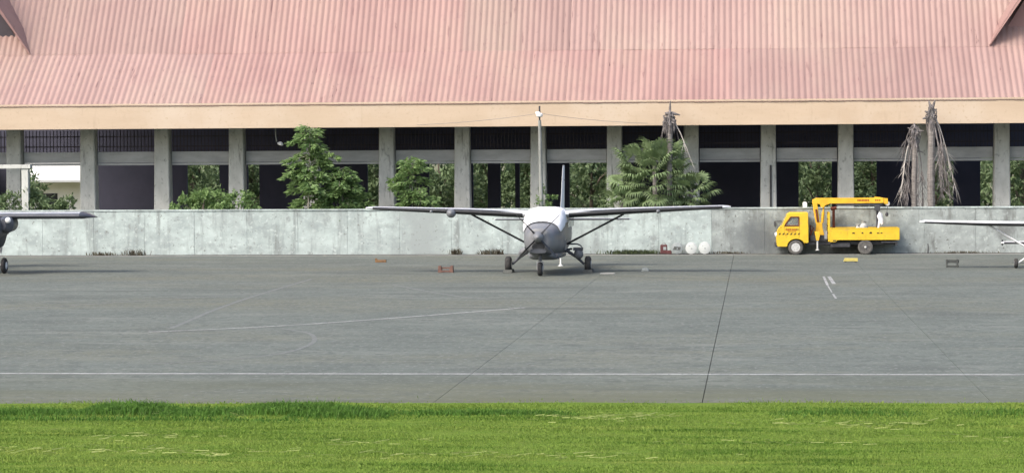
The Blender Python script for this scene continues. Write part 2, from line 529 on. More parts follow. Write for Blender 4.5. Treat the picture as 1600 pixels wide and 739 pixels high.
# ================================================================== GRASS
NB = 430000
bx_ = rng.uniform(-18.5, 10.0, NB)
by_ = rng.uniform(38.0, 53.8, NB)
edge = 52.5 + 0.03 * bx_ + 0.10 * np.sin(bx_ * 1.3) + 0.07 * np.sin(bx_ * 3.7 + 1) + 0.24 * rng.normal(size=NB) + 0.18 * np.sin(bx_ * 0.8 + 2) * np.sin(bx_ * 2.1)
edge = edge + np.where(rng.random(NB) < 0.10, rng.exponential(0.35, NB), 0)
keep = by_ < edge
bx_, by_ = bx_[keep], by_[keep]


def blades(bx, by, h, w, lean):
    n = len(bx)
    a = rng.uniform(0, 2 * np.pi, n)
    la = rng.uniform(0, 2 * np.pi, n)
    ld = np.stack([np.cos(la), np.sin(la), np.zeros(n)], 1)
    sd = np.stack([np.cos(a), np.sin(a), np.zeros(n)], 1) * (w / 2)[:, None]
    b = np.stack([bx, by, np.full(n, 0.008)], 1)
    up = np.array([[0, 0, 1.0]])
    m1 = b + up * (h * 0.6)[:, None] + ld * (h * lean * 0.35)[:, None]
    tip = b + up * (h * (1 - 0.35 * lean))[:, None] + ld * (h * lean)[:, None]
    v = np.stack([b - sd, b + sd, m1 + sd * 0.75, m1 - sd * 0.75, tip], 1).reshape(-1, 3)
    i = np.arange(n)[:, None] * 5
    f = np.concatenate([i + np.array([[0, 1, 2]]), i + np.array([[0, 2, 3]]), i + np.array([[3, 2, 4]])], 0)
    return v, f


def lumps(x, y):
    return (np.sin(x * 0.9 + 0.6 * y) + np.sin(x * 2.3 - y * 1.7 + 1.2) + np.sin(y * 3.1 + x * 0.35) + np.sin(x * 0.37 + y * 4.3)) / 4


h = rng.uniform(0.024, 0.056, len(bx_)) * (1 + 0.7 * lumps(bx_, by_))
h = np.maximum(h, 0.015)
v, f = blades(bx_, by_, h, rng.uniform(0.009, 0.015, len(bx_)), rng.uniform(0.4, 1.6, len(bx_)))
gr = link('grass', np_mesh('grass', v, f, 3), 'grass')
gr['kind'] = 'stuff'
gr['label'] = 'short bright green mown grass along the edge of the apron'
gr['category'] = 'grass'

# taller, darker weeds in an uneven band near the apron edge
cx, cy, ch = [], [], []
for (x0, x1, yc, sp, n, hh) in ((-15.5, -12.6, 50.2, 0.30, 2600, 0.13), (-12.8, -11.0, 50.6, 0.45, 3400, 0.21), (-11.2, -9.4, 50.2, 0.40, 2400, 0.14),
                                (-9.8, -7.4, 50.7, 0.38, 3600, 0.22), (-8.6, -6.6, 50.1, 0.40, 2600, 0.17), (-6.8, -3.0, 50.3, 0.25, 2400, 0.12),
                                (0.6, 3.6, 50.6, 0.40, 1300, 0.10), (4.0, 8.8, 50.7, 0.4, 2000, 0.11), (-16, -8, 48.9, 0.16, 2000, 0.10)):
    x = rng.uniform(x0, x1, n)
    e = 1 - np.abs((x - (x0 + x1) / 2) / ((x1 - x0) / 2)) ** 3
    cx.append(x)
    cy.append(yc + rng.normal(size=n) * sp)
    ch.append(hh * (0.35 + 0.65 * e) * rng.uniform(0.55, 1.15, n))
cx, cy, ch = map(np.concatenate, (cx, cy, ch))
v, f = blades(cx, cy, ch, rng.uniform(0.012, 0.024, len(cx)), rng.uniform(0.2, 0.9, len(cx)))
# dry straw lying in wisps on the lawn
sx_, sy_, sh_ = [], [], []
for (x, y, sp, n) in ((-2.6, 49.3, 0.7, 150), (-1.9, 49.5, 0.4, 90), (1.8, 48.3, 0.8, 110), (2.9, 48.1, 0.6, 70), (-13.0, 43.6, 1.4, 200), (-9.2, 43.2, 1.5, 160), (-6.4, 44.8, 0.5, 60),
                      (-10.6, 45.6, 0.5, 70), (-3.6, 43.0, 1.3, 130), (0.5, 45.0, 1.0, 60), (5.6, 46.0, 1.2, 90), (-11.3, 50.1, 0.05, 14), (-9.4, 49.7, 0.06, 14), (-16, 47, 2, 80)):
    n = n // 3
    sx_.append(x + rng.normal(size=n) * sp)
    sy_.append(y + rng.normal(size=n) * 0.28 + 0.12 * np.sin(sx_[-1] * 2.3))
    sh_.append(rng.uniform(0.04, 0.15, n))
sx_, sy_, sh_ = map(np.concatenate, (sx_, sy_, sh_))
n = len(sx_)
sa_ = rng.normal(size=n) * 0.5 + np.where(rng.random(n) < 0.5, 0, np.pi)
sd_ = np.stack([np.cos(sa_), np.sin(sa_), rng.uniform(-0.02, 0.16, n)], 1) * (sh_ * 2.0)[:, None]
sb_ = np.stack([sx_, sy_, rng.uniform(0.04, 0.07, n)], 1)
sp_ = np.stack([-np.sin(sa_) * 0.4, np.cos(sa_) * 0.4, np.ones(n)], 1) * rng.uniform(0.002, 0.005, n)[:, None]
v2 = np.stack([sb_ - sp_, sb_ + sp_, sb_ + sd_ + sp_, sb_ + sd_ - sp_], 1).reshape(-1, 3)
i_ = np.arange(n)[:, None] * 4
f2 = np.concatenate([i_ + np.array([[0, 1, 2]]), i_ + np.array([[0, 2, 3]])], 0)
st_ = link('straw', np_mesh('straw', v2, f2, 3), 'straw')
st_['kind'] = 'stuff'
st_['label'] = 'wisps of dry straw lying on the grass'
st_['category'] = 'straw'
wd = link('weeds', np_mesh('weeds', v, f, 3), 'weed')
wd['kind'] = 'stuff'
wd['label'] = 'taller dark green weeds growing in clumps along the apron edge'
wd['category'] = 'weeds'

# ================================================================== PERIMETER WALL
WY, WH = 136.2, 2.31
wall = empty('perimeter_wall', (-12, WY, 0), 'long weathered grey concrete wall between the apron and the hall', 'wall')
core = MB()
core.b2((-40, 0.05, -0.06), (42, 0.26, WH - 0.02))
core.build('core', 'wall_concrete', wall)
px = -38.0
widths = [2.72, 2.66, 2.8, 2.7, 2.62, 2.75]
k = 0
while px < 40:
    w = widths[k % 6]
    p = MB()
    d = random.uniform(0.0, 0.018)
    p.b2((px + 0.005, d, -0.05), (px + w - 0.005, 0.052, WH - random.uniform(0.0, 0.012)))
    p.build('wall_panel', 'wall_weathered' if px - 12 > -1.4 else 'wall_concrete', wall, bevel=0.004)
    px += w
    k += 1
cp = MB()
cpn = []
for i in range(83):
    x = -40 + i
    cpn.append([(x, -0.03 + random.uniform(-.012, .012), WH + 0.002), (x, 0.30, WH + 0.002), (x, 0.30, WH + 0.075), (x, -0.03 + random.uniform(-.012, .012), WH + 0.07 + random.uniform(-.012, .012))])
cp.loft(cpn)
cp.build('coping', 'wall_concrete', wall)

# ================================================================== HALL
EY, FB, FT = 138.5, 6.66, 7.97          # eave line, fascia bottom and top
hall = empty('hall_building', (-12, 141, 0), 'long open hall with pink ribbed roof, cream fascia and concrete columns', 'building')
HX0, HX1 = -34.0, 34.0                   # local to the hall (x = -46 .. 22)


def H(x, y, z):
    return (x + 12, y - 141, z)


fa = MB()
fa.b2(H(-46, EY, FB), H(22, EY + 0.22, FT))
fascia = fa.build('fascia', 'fascia', hall, bevel=0.015)
dr = MB()
dr.b2(H(-46, EY - 0.035, FT - 0.06), H(22, EY - 0.003, FT + 0.03))
dr.build('drip_edge', 'fascia', fascia)
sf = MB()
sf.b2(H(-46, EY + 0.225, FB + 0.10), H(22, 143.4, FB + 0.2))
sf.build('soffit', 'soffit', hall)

CY_ = 142.2
COLX = [-39.58 + 4.133 * i for i in range(14)] + [-43.71, 18.28]
cmesh = MB()
rings = []
for z, hw, hd in ((0, 0.45, 0.45), (2.2, 0.44, 0.44), (3.6, 0.425, 0.43), (5.2, 0.405, 0.42), (6.75, 0.395, 0.42)):
    c = 0.045
    rings.append([(-hw + c, -hd, z), (hw - c, -hd, z), (hw, -hd + c, z), (hw, hd - c, z), (hw - c, hd, z), (-hw + c, hd, z), (-hw, hd - c, z), (-hw, -hd + c, z)])
cmesh.loft(rings)
colme = cmesh.mesh('column')
for x in COLX:
    o = link('column', colme, 'column_concrete', hall, loc=H(x, CY_, 0))
bmx = MB().b2((-1.62, -0.14, 4.86), (1.62, 0.14, 5.46)).mesh('beam')
lip = MB().b2((-1.62, -0.19, 4.72), (1.62, 0.16, 4.84)).mesh('ledge')
scr = MB()
for k in range(17):
    scr.box((-1.55 + k * 0.194, 0, 6.05), (0.035, 0.05, 1.18))
for z in (5.75, 6.3):
    scr.box((0, 0.055, z), (3.24, 0.05, 0.06))
scm = scr.mesh('screen')
xs = sorted(COLX)
for a, b in zip(xs[:-1], xs[1:]):
    c = (a + b) / 2
    bo = link('beam', bmx, 'beam_concrete', hall, loc=H(c, CY_ + 0.25, 0), bevel=0.01)
    link('ledge', lip, 'beam_concrete', bo)
    link('screen', scm, 'timber_and_shade', hall, loc=H(c, CY_ + 0.32, 0))

# rear wall of the hall: dark panels with openings between them
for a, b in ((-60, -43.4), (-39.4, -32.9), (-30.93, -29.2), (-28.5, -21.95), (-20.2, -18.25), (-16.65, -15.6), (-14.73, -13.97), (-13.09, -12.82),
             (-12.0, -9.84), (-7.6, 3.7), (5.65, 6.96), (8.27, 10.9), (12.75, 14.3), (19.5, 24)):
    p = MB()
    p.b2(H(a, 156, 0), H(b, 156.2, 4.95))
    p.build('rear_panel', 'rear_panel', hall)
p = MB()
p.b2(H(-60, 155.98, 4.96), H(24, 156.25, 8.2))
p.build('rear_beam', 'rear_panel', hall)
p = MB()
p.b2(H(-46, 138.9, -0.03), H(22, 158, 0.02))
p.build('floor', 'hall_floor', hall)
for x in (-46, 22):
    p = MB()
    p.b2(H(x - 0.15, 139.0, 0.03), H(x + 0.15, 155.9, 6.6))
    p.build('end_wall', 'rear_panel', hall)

# roof: corrugated sheets in three lapped courses, the lower one flatter
roof = MB()
roof.prism_yz([(EY + 0.24 - 141, 7.55), (142.5 - 141, 10.55), (148.6 - 141, 19.25), (155.9 - 141, 10.55), (159.8 - 141, 7.55), (159.8 - 141, 7.35), (155.9 - 141, 10.3), (148.6 - 141, 18.95), (142.5 - 141, 10.3), (EY + 0.24 - 141, 7.35)], -34, 34)
rf = roof.build('roof', 'soffit', hall)
PITCHW, NR = 0.325, 3


def sheet(y0, z0, y1, z1, lift):
    s = MB()
    prof = []
    for r in range(NR):
        for u in np.linspace(0, 1, 10, endpoint=False):
            prof.append(((r + u) * PITCHW, 0.046 * (0.5 - 0.5 * math.cos(2 * math.pi * u)) ** 0.8))
    prof.append((NR * PITCHW, 0))
    d = Vector((0, y1 - y0, z1 - z0)).normalized()
    nrm = Vector((0, -d.z, d.y))
    rows = []
    for (y, z) in ((y0, z0), (y1, z1)):
        rows.append([Vector((u, y, z)) + nrm * (hh + lift) for u, hh in prof])
    n = len(prof)
    s.add(rows[0] + rows[1], [(i, i + 1, n + i + 1, n + i) for i in range(n - 1)])
    # lower edge thickness
    s.add(rows[0] + [p - nrm * 0.02 for p in rows[0]], [(i, n + i, n + i + 1, i + 1) for i in range(n - 1)])
    return s.mesh('roof_sheet', 50)


courses = [sheet(EY - 0.03 - 141, 7.86, 142.6 - 141, 10.93, 0.0), sheet(142.47 - 141, 10.76, 144.9 - 141, 14.23, 0.07), sheet(144.82 - 141, 14.11, 148.6 - 141, 19.5, 0.10)]
ns = int(68 / (PITCHW * NR))
for ci, cm in enumerate(courses):
    run, nm = 0, 'roof'
    for i in range(ns):
        if run <= 0:
            run, nm = random.randint(5, 16), random.choice(('roof', 'roof_faded', 'roof_dull'))
            mv = cm.copy()
            mv.materials.clear()
        run -= 1
        link('roof_sheet', mv, nm, rf, loc=(-34 + i * PITCHW * NR, random.uniform(-0.012, 0.012), random.uniform(-0.008, 0.008)))
rs = MB()
for i in range(226):
    x = -34 + i * 0.3
    rs.add([(x, 7.6, 19.45), (x + 0.3, 7.6, 19.45), (x + 0.3, 14.9, 10.7), (x, 14.9, 10.7), (x, 18.9, 7.7), (x + 0.3, 18.9, 7.7)], [(0, 1, 2, 3), (3, 2, 5, 4)])
rs.build('rear_slope', 'roof', rf)
rc = MB()
rc.tube([(-34, 7.6, 19.5), (34, 7.6, 19.5)], 0.22, 8)
rc.build('ridge_cap', 'barge', rf)


# dormer gables on the roof, mostly outside the frame
def dormer(xc, gable_mat):
    d = MB()
    half, top, foot = 4.2, 17.6, 10.9
    yf = 142.25 - 141                          # front of the gable
    X = xc + 12
    for s in (-1, 1):
        # roof slab from the ridge to the foot
        a = [Vector((X, yf - 1.1, top)), Vector((X + s * half, yf + 0.15, foot)), Vector((X + s * half, yf + 1.6, foot + 0.5)), Vector((X, 8.2, top))]
        d.add(a + [p - Vector((0, 0, 0.16)) for p in a], [(0, 1, 2, 3), (7, 6, 5, 4), (0, 4, 5, 1), (1, 5, 6, 2), (2, 6, 7, 3)])
    o = d.build('dormer', 'roof', hall)
    g_ = MB()
    g_.add([(X - half + 0.6, yf + 0.9, foot + 0.3), (X + half - 0.6, yf + 0.9, foot + 0.3), (X, yf + 0.9, top - 0.6)], [(0, 1, 2)])
    g_.build('gable', gable_mat, o)
    for s in (-1, 1):
        b_ = MB()
        p0 = Vector((X, yf - 1.16, top + 0.05))
        p1 = Vector((X + s * (half + 0.05), yf + 0.05, foot - 0.05))
        b_.add([p0, p1, p1 + Vector((-s * 0.06, 0, 0.02)), p0 - Vector((0, 0, 0.62)), p0 + Vector((0, .07, 0)), p1 + Vector((0, .07, 0)),
                p1 + Vector((-s * 0.06, .07, 0.02)), p0 + Vector((0, .07, -0.62))],
               [(0, 1, 2, 3), (4, 7, 6, 5), (0, 4, 5, 1), (3, 2, 6, 7), (1, 5, 6, 2), (0, 3, 7, 4)])
        b_.build('barge_board', 'barge', o)
    return o


dormer(-42.95, 'timber_and_shade')  # shade under this gable's overhang is put into its dark colour
dormer(17.75, 'barge')

# downpipe on a column
dp = MB()
dp.tube([(1.87 + 12, 0.69, 0.02), (1.87 + 12, 0.69, 4.55)], 0.05, 10)
dp.build('downpipe', 'dark_metal', hall)

# hanging lamp under the eave
lamp = empty('hanging_lamp', (-24.45, 139.6, 5.75), 'small white lamp hanging from the eave left of the tall young tree', 'lamp')
q = MB()
q.tube([(-0.15, 0, 1.0), (-0.15, 0, 0.55), (-0.1, 0, 0.2)], 0.035, 8)
q.build('stem', 'pole_concrete', lamp, 40)
q = MB()
q.lathe((0.08, 0, 0.0), (0.35, 0, 1), [(0.0, 0.05), (0.02, 0.14), (0.08, 0.17), (0.16, 0.11), (0.2, 0.04)], 14)
q.build('lamp_shade', 'white_plastic', lamp, 40)

# concrete frame at the far left behind the wall
cf = empty('concrete_frame', (-38.6, 138.0, 0), 'pale concrete post and lintel frame behind the wall at far left', 'frame')
q = MB()
q.b2((0.55, -0.18, 0), (0.92, 0.18, 4.58))
q.build('post', 'column_concrete', cf, bevel=0.02)
q = MB()
q.b2((-3.4, -0.18, 0), (-3.05, 0.18, 4.58))
q.build('post', 'column_concrete', cf, bevel=0.02)
q = MB()
q.b2((-3.6, -0.24, 4.58), (1.05, 0.24, 4.79))
q.build('lintel', 'column_concrete', cf, bevel=0.02)

# steel rack with pale trays inside the hall
rk = empty('storage_rack', (-21.0, 145.0, 0.02), 'rack of pale trays in the dark bay right of the young trees', 'rack')
for sx in (-0.35, 0.35):
    q = MB()
    q.b2((sx - 0.03, -0.03, 0), (sx + 0.03, 0.03, 3.75))
    q.build('upright', 'dark_metal', rk)
for z in (1.2, 2.3, 2.75, 3.2):
    q = MB()
    q.b2((-0.31, -0.3, z), (0.31, 0.3, z + 0.22))
    q.build('tray', 'white_plastic', rk, bevel=0.03)

# small white box on the wall top
q = MB()
q.prism_xz([(-0.11, 0), (0.11, 0), (0.11, 0.2), (0.06, 0.27), (-0.06, 0.27), (-0.11, 0.2)], -0.1, 0.1)
tag(q.build('junction_box', 'white_plastic', None, bevel=0.01, loc=(3.55, 136.35, WH + 0.076)), 'small white box on top of the wall above the yellow cab', 'box')

# white house far behind the left bay
wh = empty('white_house', (-51, 192, 0), 'white sunlit house far behind the hall at the left end', 'house')
q = MB()
q.b2((-9, 0, -0.05), (9, 8, 6.5))
q.build('wall', 'white_wall', wh)
q = MB()
q.prism_yz([(-0.9, 6.3), (4, 8.6), (8.9, 6.3), (8.9, 6.5), (4, 8.85), (-0.9, 6.5)], -9.6, 9.6)
q.build('roof', 'rear_panel', wh)
q = MB()
q.b2((-9.2, -2.4, 3.45), (9.2, -0.01, 3.6))
q.build('canopy', 'beam_concrete', wh)
for x in (-5, 0, 5):
    q = MB()
    q.b2((x - 0.7, -0.05, 1.0), (x + 0.7, 0.04, 2.6))
    w_ = q.build('window', 'glass_dark', wh)
    q = MB()
    q.b2((x - 0.8, -0.12, 0.9), (x + 0.8, -0.055, 0.985))
    q.build('sill', 'white_wall', w_)


# ================================================================== PLANTS
def bushy(name, loc, crown, n, size, material, label, cat='tree', group=None, trunk_r=0.12, trunk_h=None, bark='bark', droop=0.3):
    """crown: list of (cx, cy, cz, rx, ry, rz) lobes relative to loc"""
    root = empty(name, loc, label, cat, group=group)
    t = MB()
    th = trunk_h or max(c[2] for c in crown)
    t.tube([(0, 0, -0.05), (random.uniform(-.1, .1), 0, th * 0.45), (random.uniform(-.15, .15), random.uniform(-.1, .1), th)], [trunk_r, trunk_r * 0.75, trunk_r * 0.3], 8)
    for c in crown:
        z0 = max(th * 0.25, c[2] - c[5] * 0.9)
        t.tube([(0, 0, z0 * 0.8), (c[0] * 0.5, c[1] * 0.5, (z0 + c[2]) / 2), (c[0], c[1], c[2])], [trunk_r * 0.5, trunk_r * 0.35, trunk_r * 0.12], 5)
    t.build('trunk', bark, root, smooth=50)
    tot = sum(c[3] * c[4] * c[5] for c in crown) ** 1.0
    B, D = [], []
    for c in crown:
        k = max(60, int(n * c[3] * c[4] * c[5] / tot))
        # clumps inside the lobe, leaves around the clumps
        m_ = max(8, k // 28)
        u = rng.normal(size=(m_, 3))
        u /= np.linalg.norm(u, axis=1, keepdims=True)
        cl = u * (rng.uniform(0.25, 1.0, (m_, 1)) ** 0.55)
        ci = rng.integers(0, m_, k)
        pts = (cl[ci] * np.array([[c[3], c[4], c[5]]]) + rng.normal(size=(k, 3)) * 0.16 * min(c[3], c[5]) + np.array([[c[0], c[1], c[2]]]))
        dd = rng.normal(size=(k, 3)) * 0.7 + u[ci] * 0.8 + np.array([[0, 0, -droop]])
        B.append(pts)
        D.append(dd)
    B, D = np.concatenate(B), np.concatenate(D)
    ok = B[:, 2] > 0.05
    B, D = B[ok], D[ok]
    me = leaf_mesh('crown', B, D, rng.uniform(0.7, 1.3, len(B)) * size, rng.uniform(0.35, 0.6, len(B)) * size)
    link('crown', me, material, root)
    return root


def spray_tree(name, loc, height, prof, nb, label, material='leaf_bright', leaf=0.2, trunk_r=0.05, zmin=1.6, lean=0.0):
    """young tree: slim pale trunk, tiers of arching sprays with hanging leaflets. prof(t) = branch reach at height fraction t"""
    root = empty(name, loc, label, 'tree')
    t = MB()
    t.tube([(0, 0, -0.05), (lean * 0.3, 0, height * 0.5), (lean, 0, height * 0.97)], [trunk_r, trunk_r * 0.7, 0.012], 8)
    B, D = [], []
    for i in range(nb):
        fz = (i + random.random()) / nb
        z0 = zmin + (height - zmin) * fz
        L = prof(fz) * random.uniform(0.6, 1.12)
        az = random.uniform(0, 2 * math.pi)
        rise = random.uniform(-0.1, 0.95) * L
        ox = random.uniform(-0.28, 0.28)
        P = []
        for s in np.linspace(0, 1, 6):
            P.append((ox + lean * z0 / height + math.cos(az) * L * s, math.sin(az) * L * s * 0.8, z0 + rise * s * 1.5 - (rise * 1.1 + 0.22 * L) * s * s))
        t.tube(P, [0.014, 0.012, 0.010, 0.008, 0.006, 0.004], 4, cap=False)
        P = np.array(P)
        k = max(8, int(L / 0.026))
        ss = rng.uniform(0.15, 1.0, k) ** 0.85
        pts = np.stack([np.interp(ss, np.linspace(0, 1, 6), P[:, j]) for j in range(3)], 1)
        side = np.where(rng.random(k) < 0.5, 1, -1)[:, None]
        out = np.array([[math.cos(az), math.sin(az), 0]])
        sd = np.array([[-math.sin(az), math.cos(az), 0]])
        for rep in range(2):
            B.append(pts + sd * side * rng.uniform(0, 0.22, (k, 1)) + rng.normal(size=(k, 3)) * np.array([[0.04, 0.04, 0.045]]))
            D.append(out * 0.7 + sd * side * rng.uniform(0.4, 1.2, (k, 1)) + np.array([[0, 0, -0.26]]) + rng.normal(size=(k, 3)) * 0.25)
            side = -side
    t.build('trunk', 'bark_pale', root, smooth=50)
    B, D = np.concatenate(B), np.concatenate(D)
    link('crown', leaf_mesh('crown', B, D, rng.uniform(0.7, 1.25, len(B)) * leaf, rng.uniform(0.28, 0.42, len(B)) * leaf), material, root)
    return root


spray_tree('young_tree', (-22.55, 137.6, 0), 6.55, lambda t: (1.25 if t < 0.62 else 1.25 - 1.5 * (t - 0.62)) * random.choice((0.4, 0.7, 0.95, 1.2)), 98, 'tall slim young tree with feathery tiers reaching up to the fascia', trunk_r=0.06, leaf=0.30, lean=0.15)
spray_tree('young_tree', (-20.75, 137.9, 0), 4.5, lambda t: (1.55 * (1 - t) ** 0.45 + 0.2) * random.choice((0.6, 0.85, 1.05)), 92, 'shorter feathery green tree right beside the tall young tree', 'leaf_mid', trunk_r=0.045, leaf=0.28)
spray_tree('young_tree', (-17.0, 137.7, 0), 4.95, lambda t: (1.15 * (1 - t) ** 0.35 + 0.2) * random.choice((0.6, 0.85, 1.05)), 80, "feathery young tree alone in its bay, above the wing left of the propeller", 'leaf_bright', trunk_r=0.04, leaf=0.26)
bpy.context.view_layer.update()
bushy('shrub', (-28.2, 137.6, 0), [(-0.9, 0, 2.55, 0.75, 0.6, 0.62), (0, 0.1, 2.85, 0.8, 0.6, 0.68), (0.9, 0, 2.7, 0.75, 0.6, 0.7), (1.9, 0, 2.65, 0.7, 0.5, 0.75), (2.5, 0, 2.4, 0.5, 0.5, 0.5), (0.4, 0, 1.6, 2.2, 0.7, 0.9)],
      4200, 0.24, 'leaf_bright', 'broad low green shrub overhanging the wall in front of a column', 'shrub', trunk_r=0.08, droop=0.5)
bushy('shrub', (-37.1, 138.4, 0), [(-0.7, 0, 2.55, 0.8, 0.6, 0.85), (0.5, 0, 2.25, 0.8, 0.6, 0.65), (1.3, 0.2, 2.35, 0.6, 0.6, 0.75), (-1.9, -0.5, 2.5, 0.7, 0.5, 0.8)], 2400, 0.22, 'leaf_far',
      'grey green shrub behind the wall beside the concrete frame', 'shrub', trunk_r=0.08)
# vine climbing the lamp pole
bushy('climbing_vine', (-10.0, 137.02, 0), [(0, 0, 2.7, 0.42, 0.3, 0.75), (0.35, 0, 2.6, 0.3, 0.3, 0.9), (-0.3, 0, 2.35, 0.35, 0.3, 0.5), (0.1, 0, 1.4, 0.4, 0.3, 1.0)], 900, 0.15, 'leaf_mid',
      'leafy vine climbing the base of the concrete pole', 'vine', trunk_r=0.03)

# trees standing behind the hall, seen through its openings
FAR = [(-46.2, 167.5, 2.5, 1.8, 'tree behind the hall under the white house at far left'),
       (-34.6, 166, 4.6, 2.4, 'tree behind the hall seen through the bay above the broad low shrub'),
       (-31.3, 169, 4.4, 2.0, 'tree behind the hall in the narrow gap left of the tall young tree'),
       (-22.6, 167, 4.4, 2.0, 'tree behind the hall seen beside the rack of pale trays'),
       (-18.8, 166, 4.2, 2.0, 'tree behind the hall seen past the feathery tree near the wing'),
       (-15.6, 168.5, 4.5, 2.2, 'tree behind the hall, left of the two dark posts above the wing'),
       (-12.6, 166, 4.3, 1.9, 'tree behind the hall just left of the concrete pole'),
       (-9.3, 170, 4.6, 2.3, 'tree behind the hall just right of the aircraft fin'),
       (5.1, 166, 4.8, 2.4, 'tree behind the hall seen above the truck cab'),
       (8.6, 167.5, 4.6, 2.1, 'tree behind the hall seen above the truck boom tip'),
       (12.6, 169, 4.4, 2.2, 'tree behind the hall seen past the hanging dead fronds'),
       (17.8, 166, 4.6, 2.4, 'tree behind the hall at the right edge of the frame')]
for (x, y, cz, r, lab) in FAR:
    lob = []
    for k in range(6):
        a = k * 1.05 + random.random()
        lob.append((math.cos(a) * r * 0.62, math.sin(a) * r * 0.5, cz + random.uniform(-1.9, 0.9), r * random.uniform(0.5, 0.75), r * 0.6, r * random.uniform(0.45, 0.65)))
    lob.append((0, 0, cz + 0.8, r * 0.8, r * 0.7, r * 0.6))
    lob.append((0, 0, cz - 2.3, r * 0.9, r * 0.7, r * 0.5))
    bushy('background_tree', (x, y, 0), lob, 2900, 0.34, 'leaf_far', lab, 'tree', 'trees behind the hall', trunk_r=0.16, trunk_h=cz)
# far hedge that closes the view behind them
n = 26000
hx = rng.uniform(-44, 26, n)
hy = 180 + rng.normal(size=n) * 1.0
hz = rng.uniform(0, 1, n) ** 0.8 * (5.6 + 1.0 * np.sin(hx * 0.7) + 0.6 * np.sin(hx * 1.9))
hd = link('hedge', leaf_mesh('hedge', np.stack([hx, hy, hz], 1), rng.normal(size=(n, 3)), rng.uniform(0.35, 0.7, n), rng.uniform(0.2, 0.4, n)), 'leaf_far')
hd['kind'] = 'stuff'
hd['label'] = 'far green thicket closing the view behind the hall'
hd['category'] = 'thicket'


# --- fan palms: every fan leaf its own object
def fan_leaf(seed):
    r = random.Random(seed)
    s = MB()
    pl = 0.75
    pet = [(0, 0, 0), (pl * 0.4, 0, 0.06), (pl * 0.8, 0, 0.03), (pl, 0, -0.02)]
    s.tube(pet, [0.02, 0.016, 0.013, 0.010], 5)
    nseg = 19
    for i in range(nseg):
        a = R(-118 + 236 * i / (nseg - 1) + r.uniform(-3, 3))
        L = (0.62 + 0.16 * math.cos(a)) * r.uniform(0.9, 1.08)
        dirv = Vector((math.cos(a), math.sin(a), 0))
        sd = Vector((-math.sin(a), math.cos(a), 0))
        o = Vector((pl, 0, -0.02))
        dr_ = r.uniform(0.75, 1.2)
        rows = []
        for t, w, dz in ((0.05, 0.012, 0.0), (0.45, 0.052, 0.02), (0.72, 0.034, -0.06 * dr_), (1.0, 0.004, -0.30 * dr_)):
            c = o + dirv * L * (t if t < 0.9 else 0.88) + Vector((0, 0, dz + 0.10 * abs(math.sin(a)) * t))
            rows.append((c + sd * w, c + Vector((0, 0, -0.012)), c - sd * w))
        vs_ = [p for rw in rows for p in rw]
        s.add(vs_, [f_ for k in range(3) for f_ in ((k * 3, k * 3 + 1, k * 3 + 4, k * 3 + 3), (k * 3 + 1, k * 3 + 2, k * 3 + 5, k * 3 + 4))])
    return s.mesh('frond')


FANS = [fan_leaf(s) for s in range(5)]


def fan_palm(loc, trunk_h, n, label, spread=1.0, rx=0.35, low=-60, cover=1.0):
    root = empty('fan_palm', loc, label, 'palm')
    t = MB()
    t.tube([(0, 0.1, -0.05), (0.05, 0.12, trunk_h * 0.5), (0, 0.1, trunk_h * 0.96)], [0.16, 0.14, 0.12], 10)
    t.build('trunk', 'palm_trunk', root, smooth=50)
    for i in range(n):
        az = 2.399 * i + random.uniform(-0.3, 0.3)
        el = R(75 - (75 - low) * ((i + 0.5) / n) ** 0.9 + random.uniform(-8, 8))
        o = link('frond', FANS[i % 5], 'leaf_palm', root)
        zz = trunk_h - (trunk_h * 0.36) * (i / n) * cover
        o.location = (math.cos(az) * rx * random.uniform(0.2, 1), math.sin(az) * rx * 0.6 * random.uniform(0.2, 1) - 0.45, zz)
        o.rotation_euler = Euler((random.uniform(-0.6, 0.6), -el, az), 'XYZ')
        sc = spread * random.uniform(0.8, 1.15)
        o.scale = (sc, sc, sc)
    return root


fan_palm((-4.25, 138.35, 0), 4.8, 120, 'big bushy fan palm rising behind the wall beside the dead trunk', 1.0, 1.15, cover=1.55)
fan_palm((-2.35, 138.2, 0), 3.35, 38, 'smaller fan palm right of the dead trunk, its leaves over the wall', 0.82, 0.5)
fan_palm((-5.95, 138.2, 0), 2.75, 26, 'low fan palm at the left foot of the big fan palm', 0.85, 0.4)


# --- dead palms with hanging fronds
def dead_frond(seed, length, pale, nleaf=60):
    r = random.Random(seed)
    s = MB()
    P = []
    for t in np.linspace(0, 1, 9):
        P.append(Vector((0.10 + 0.20 * math.sin(min(t * 3.0, 1.6)) + 0.10 * t + r.uniform(-.012, .012), r.uniform(-.02, .02), 0.14 * math.sin(min(t * 6, math.pi)) - length * t ** 1.15)))
    s.tube(P, [0.045, 0.036, 0.03, 0.027, 0.024, 0.02, 0.016, 0.012, 0.007], 6, flat=0.6)
    for i in range(nleaf):
        t = r.uniform(0.42, 0.98)
        k = t * 8
        i0 = int(min(k, 7))
        c = P[i0].lerp(P[i0 + 1], k - i0)
        L = r.uniform(0.3, 1.05)
        a = r.uniform(-math.pi, math.pi)
        spread = r.uniform(0.05, 0.75)
        e = c + Vector((math.cos(a) * spread * L, math.sin(a) * spread * L * 0.7, -L * (1 - 0.3 * spread)))
        sd = Vector((math.sin(a + 0.6), math.cos(a + 0.6), 0)) * 0.013
        mid = c.lerp(e, 0.5) + Vector((math.cos(a), math.sin(a), 0)) * 0.05 * spread
        s.add([c - sd, c + sd, mid + sd, mid - sd, e], [(0, 1, 2, 3), (3, 2, 4)])
    return s.mesh('dead_frond')


def r0n(L):
    return int(12 + 12 * L)


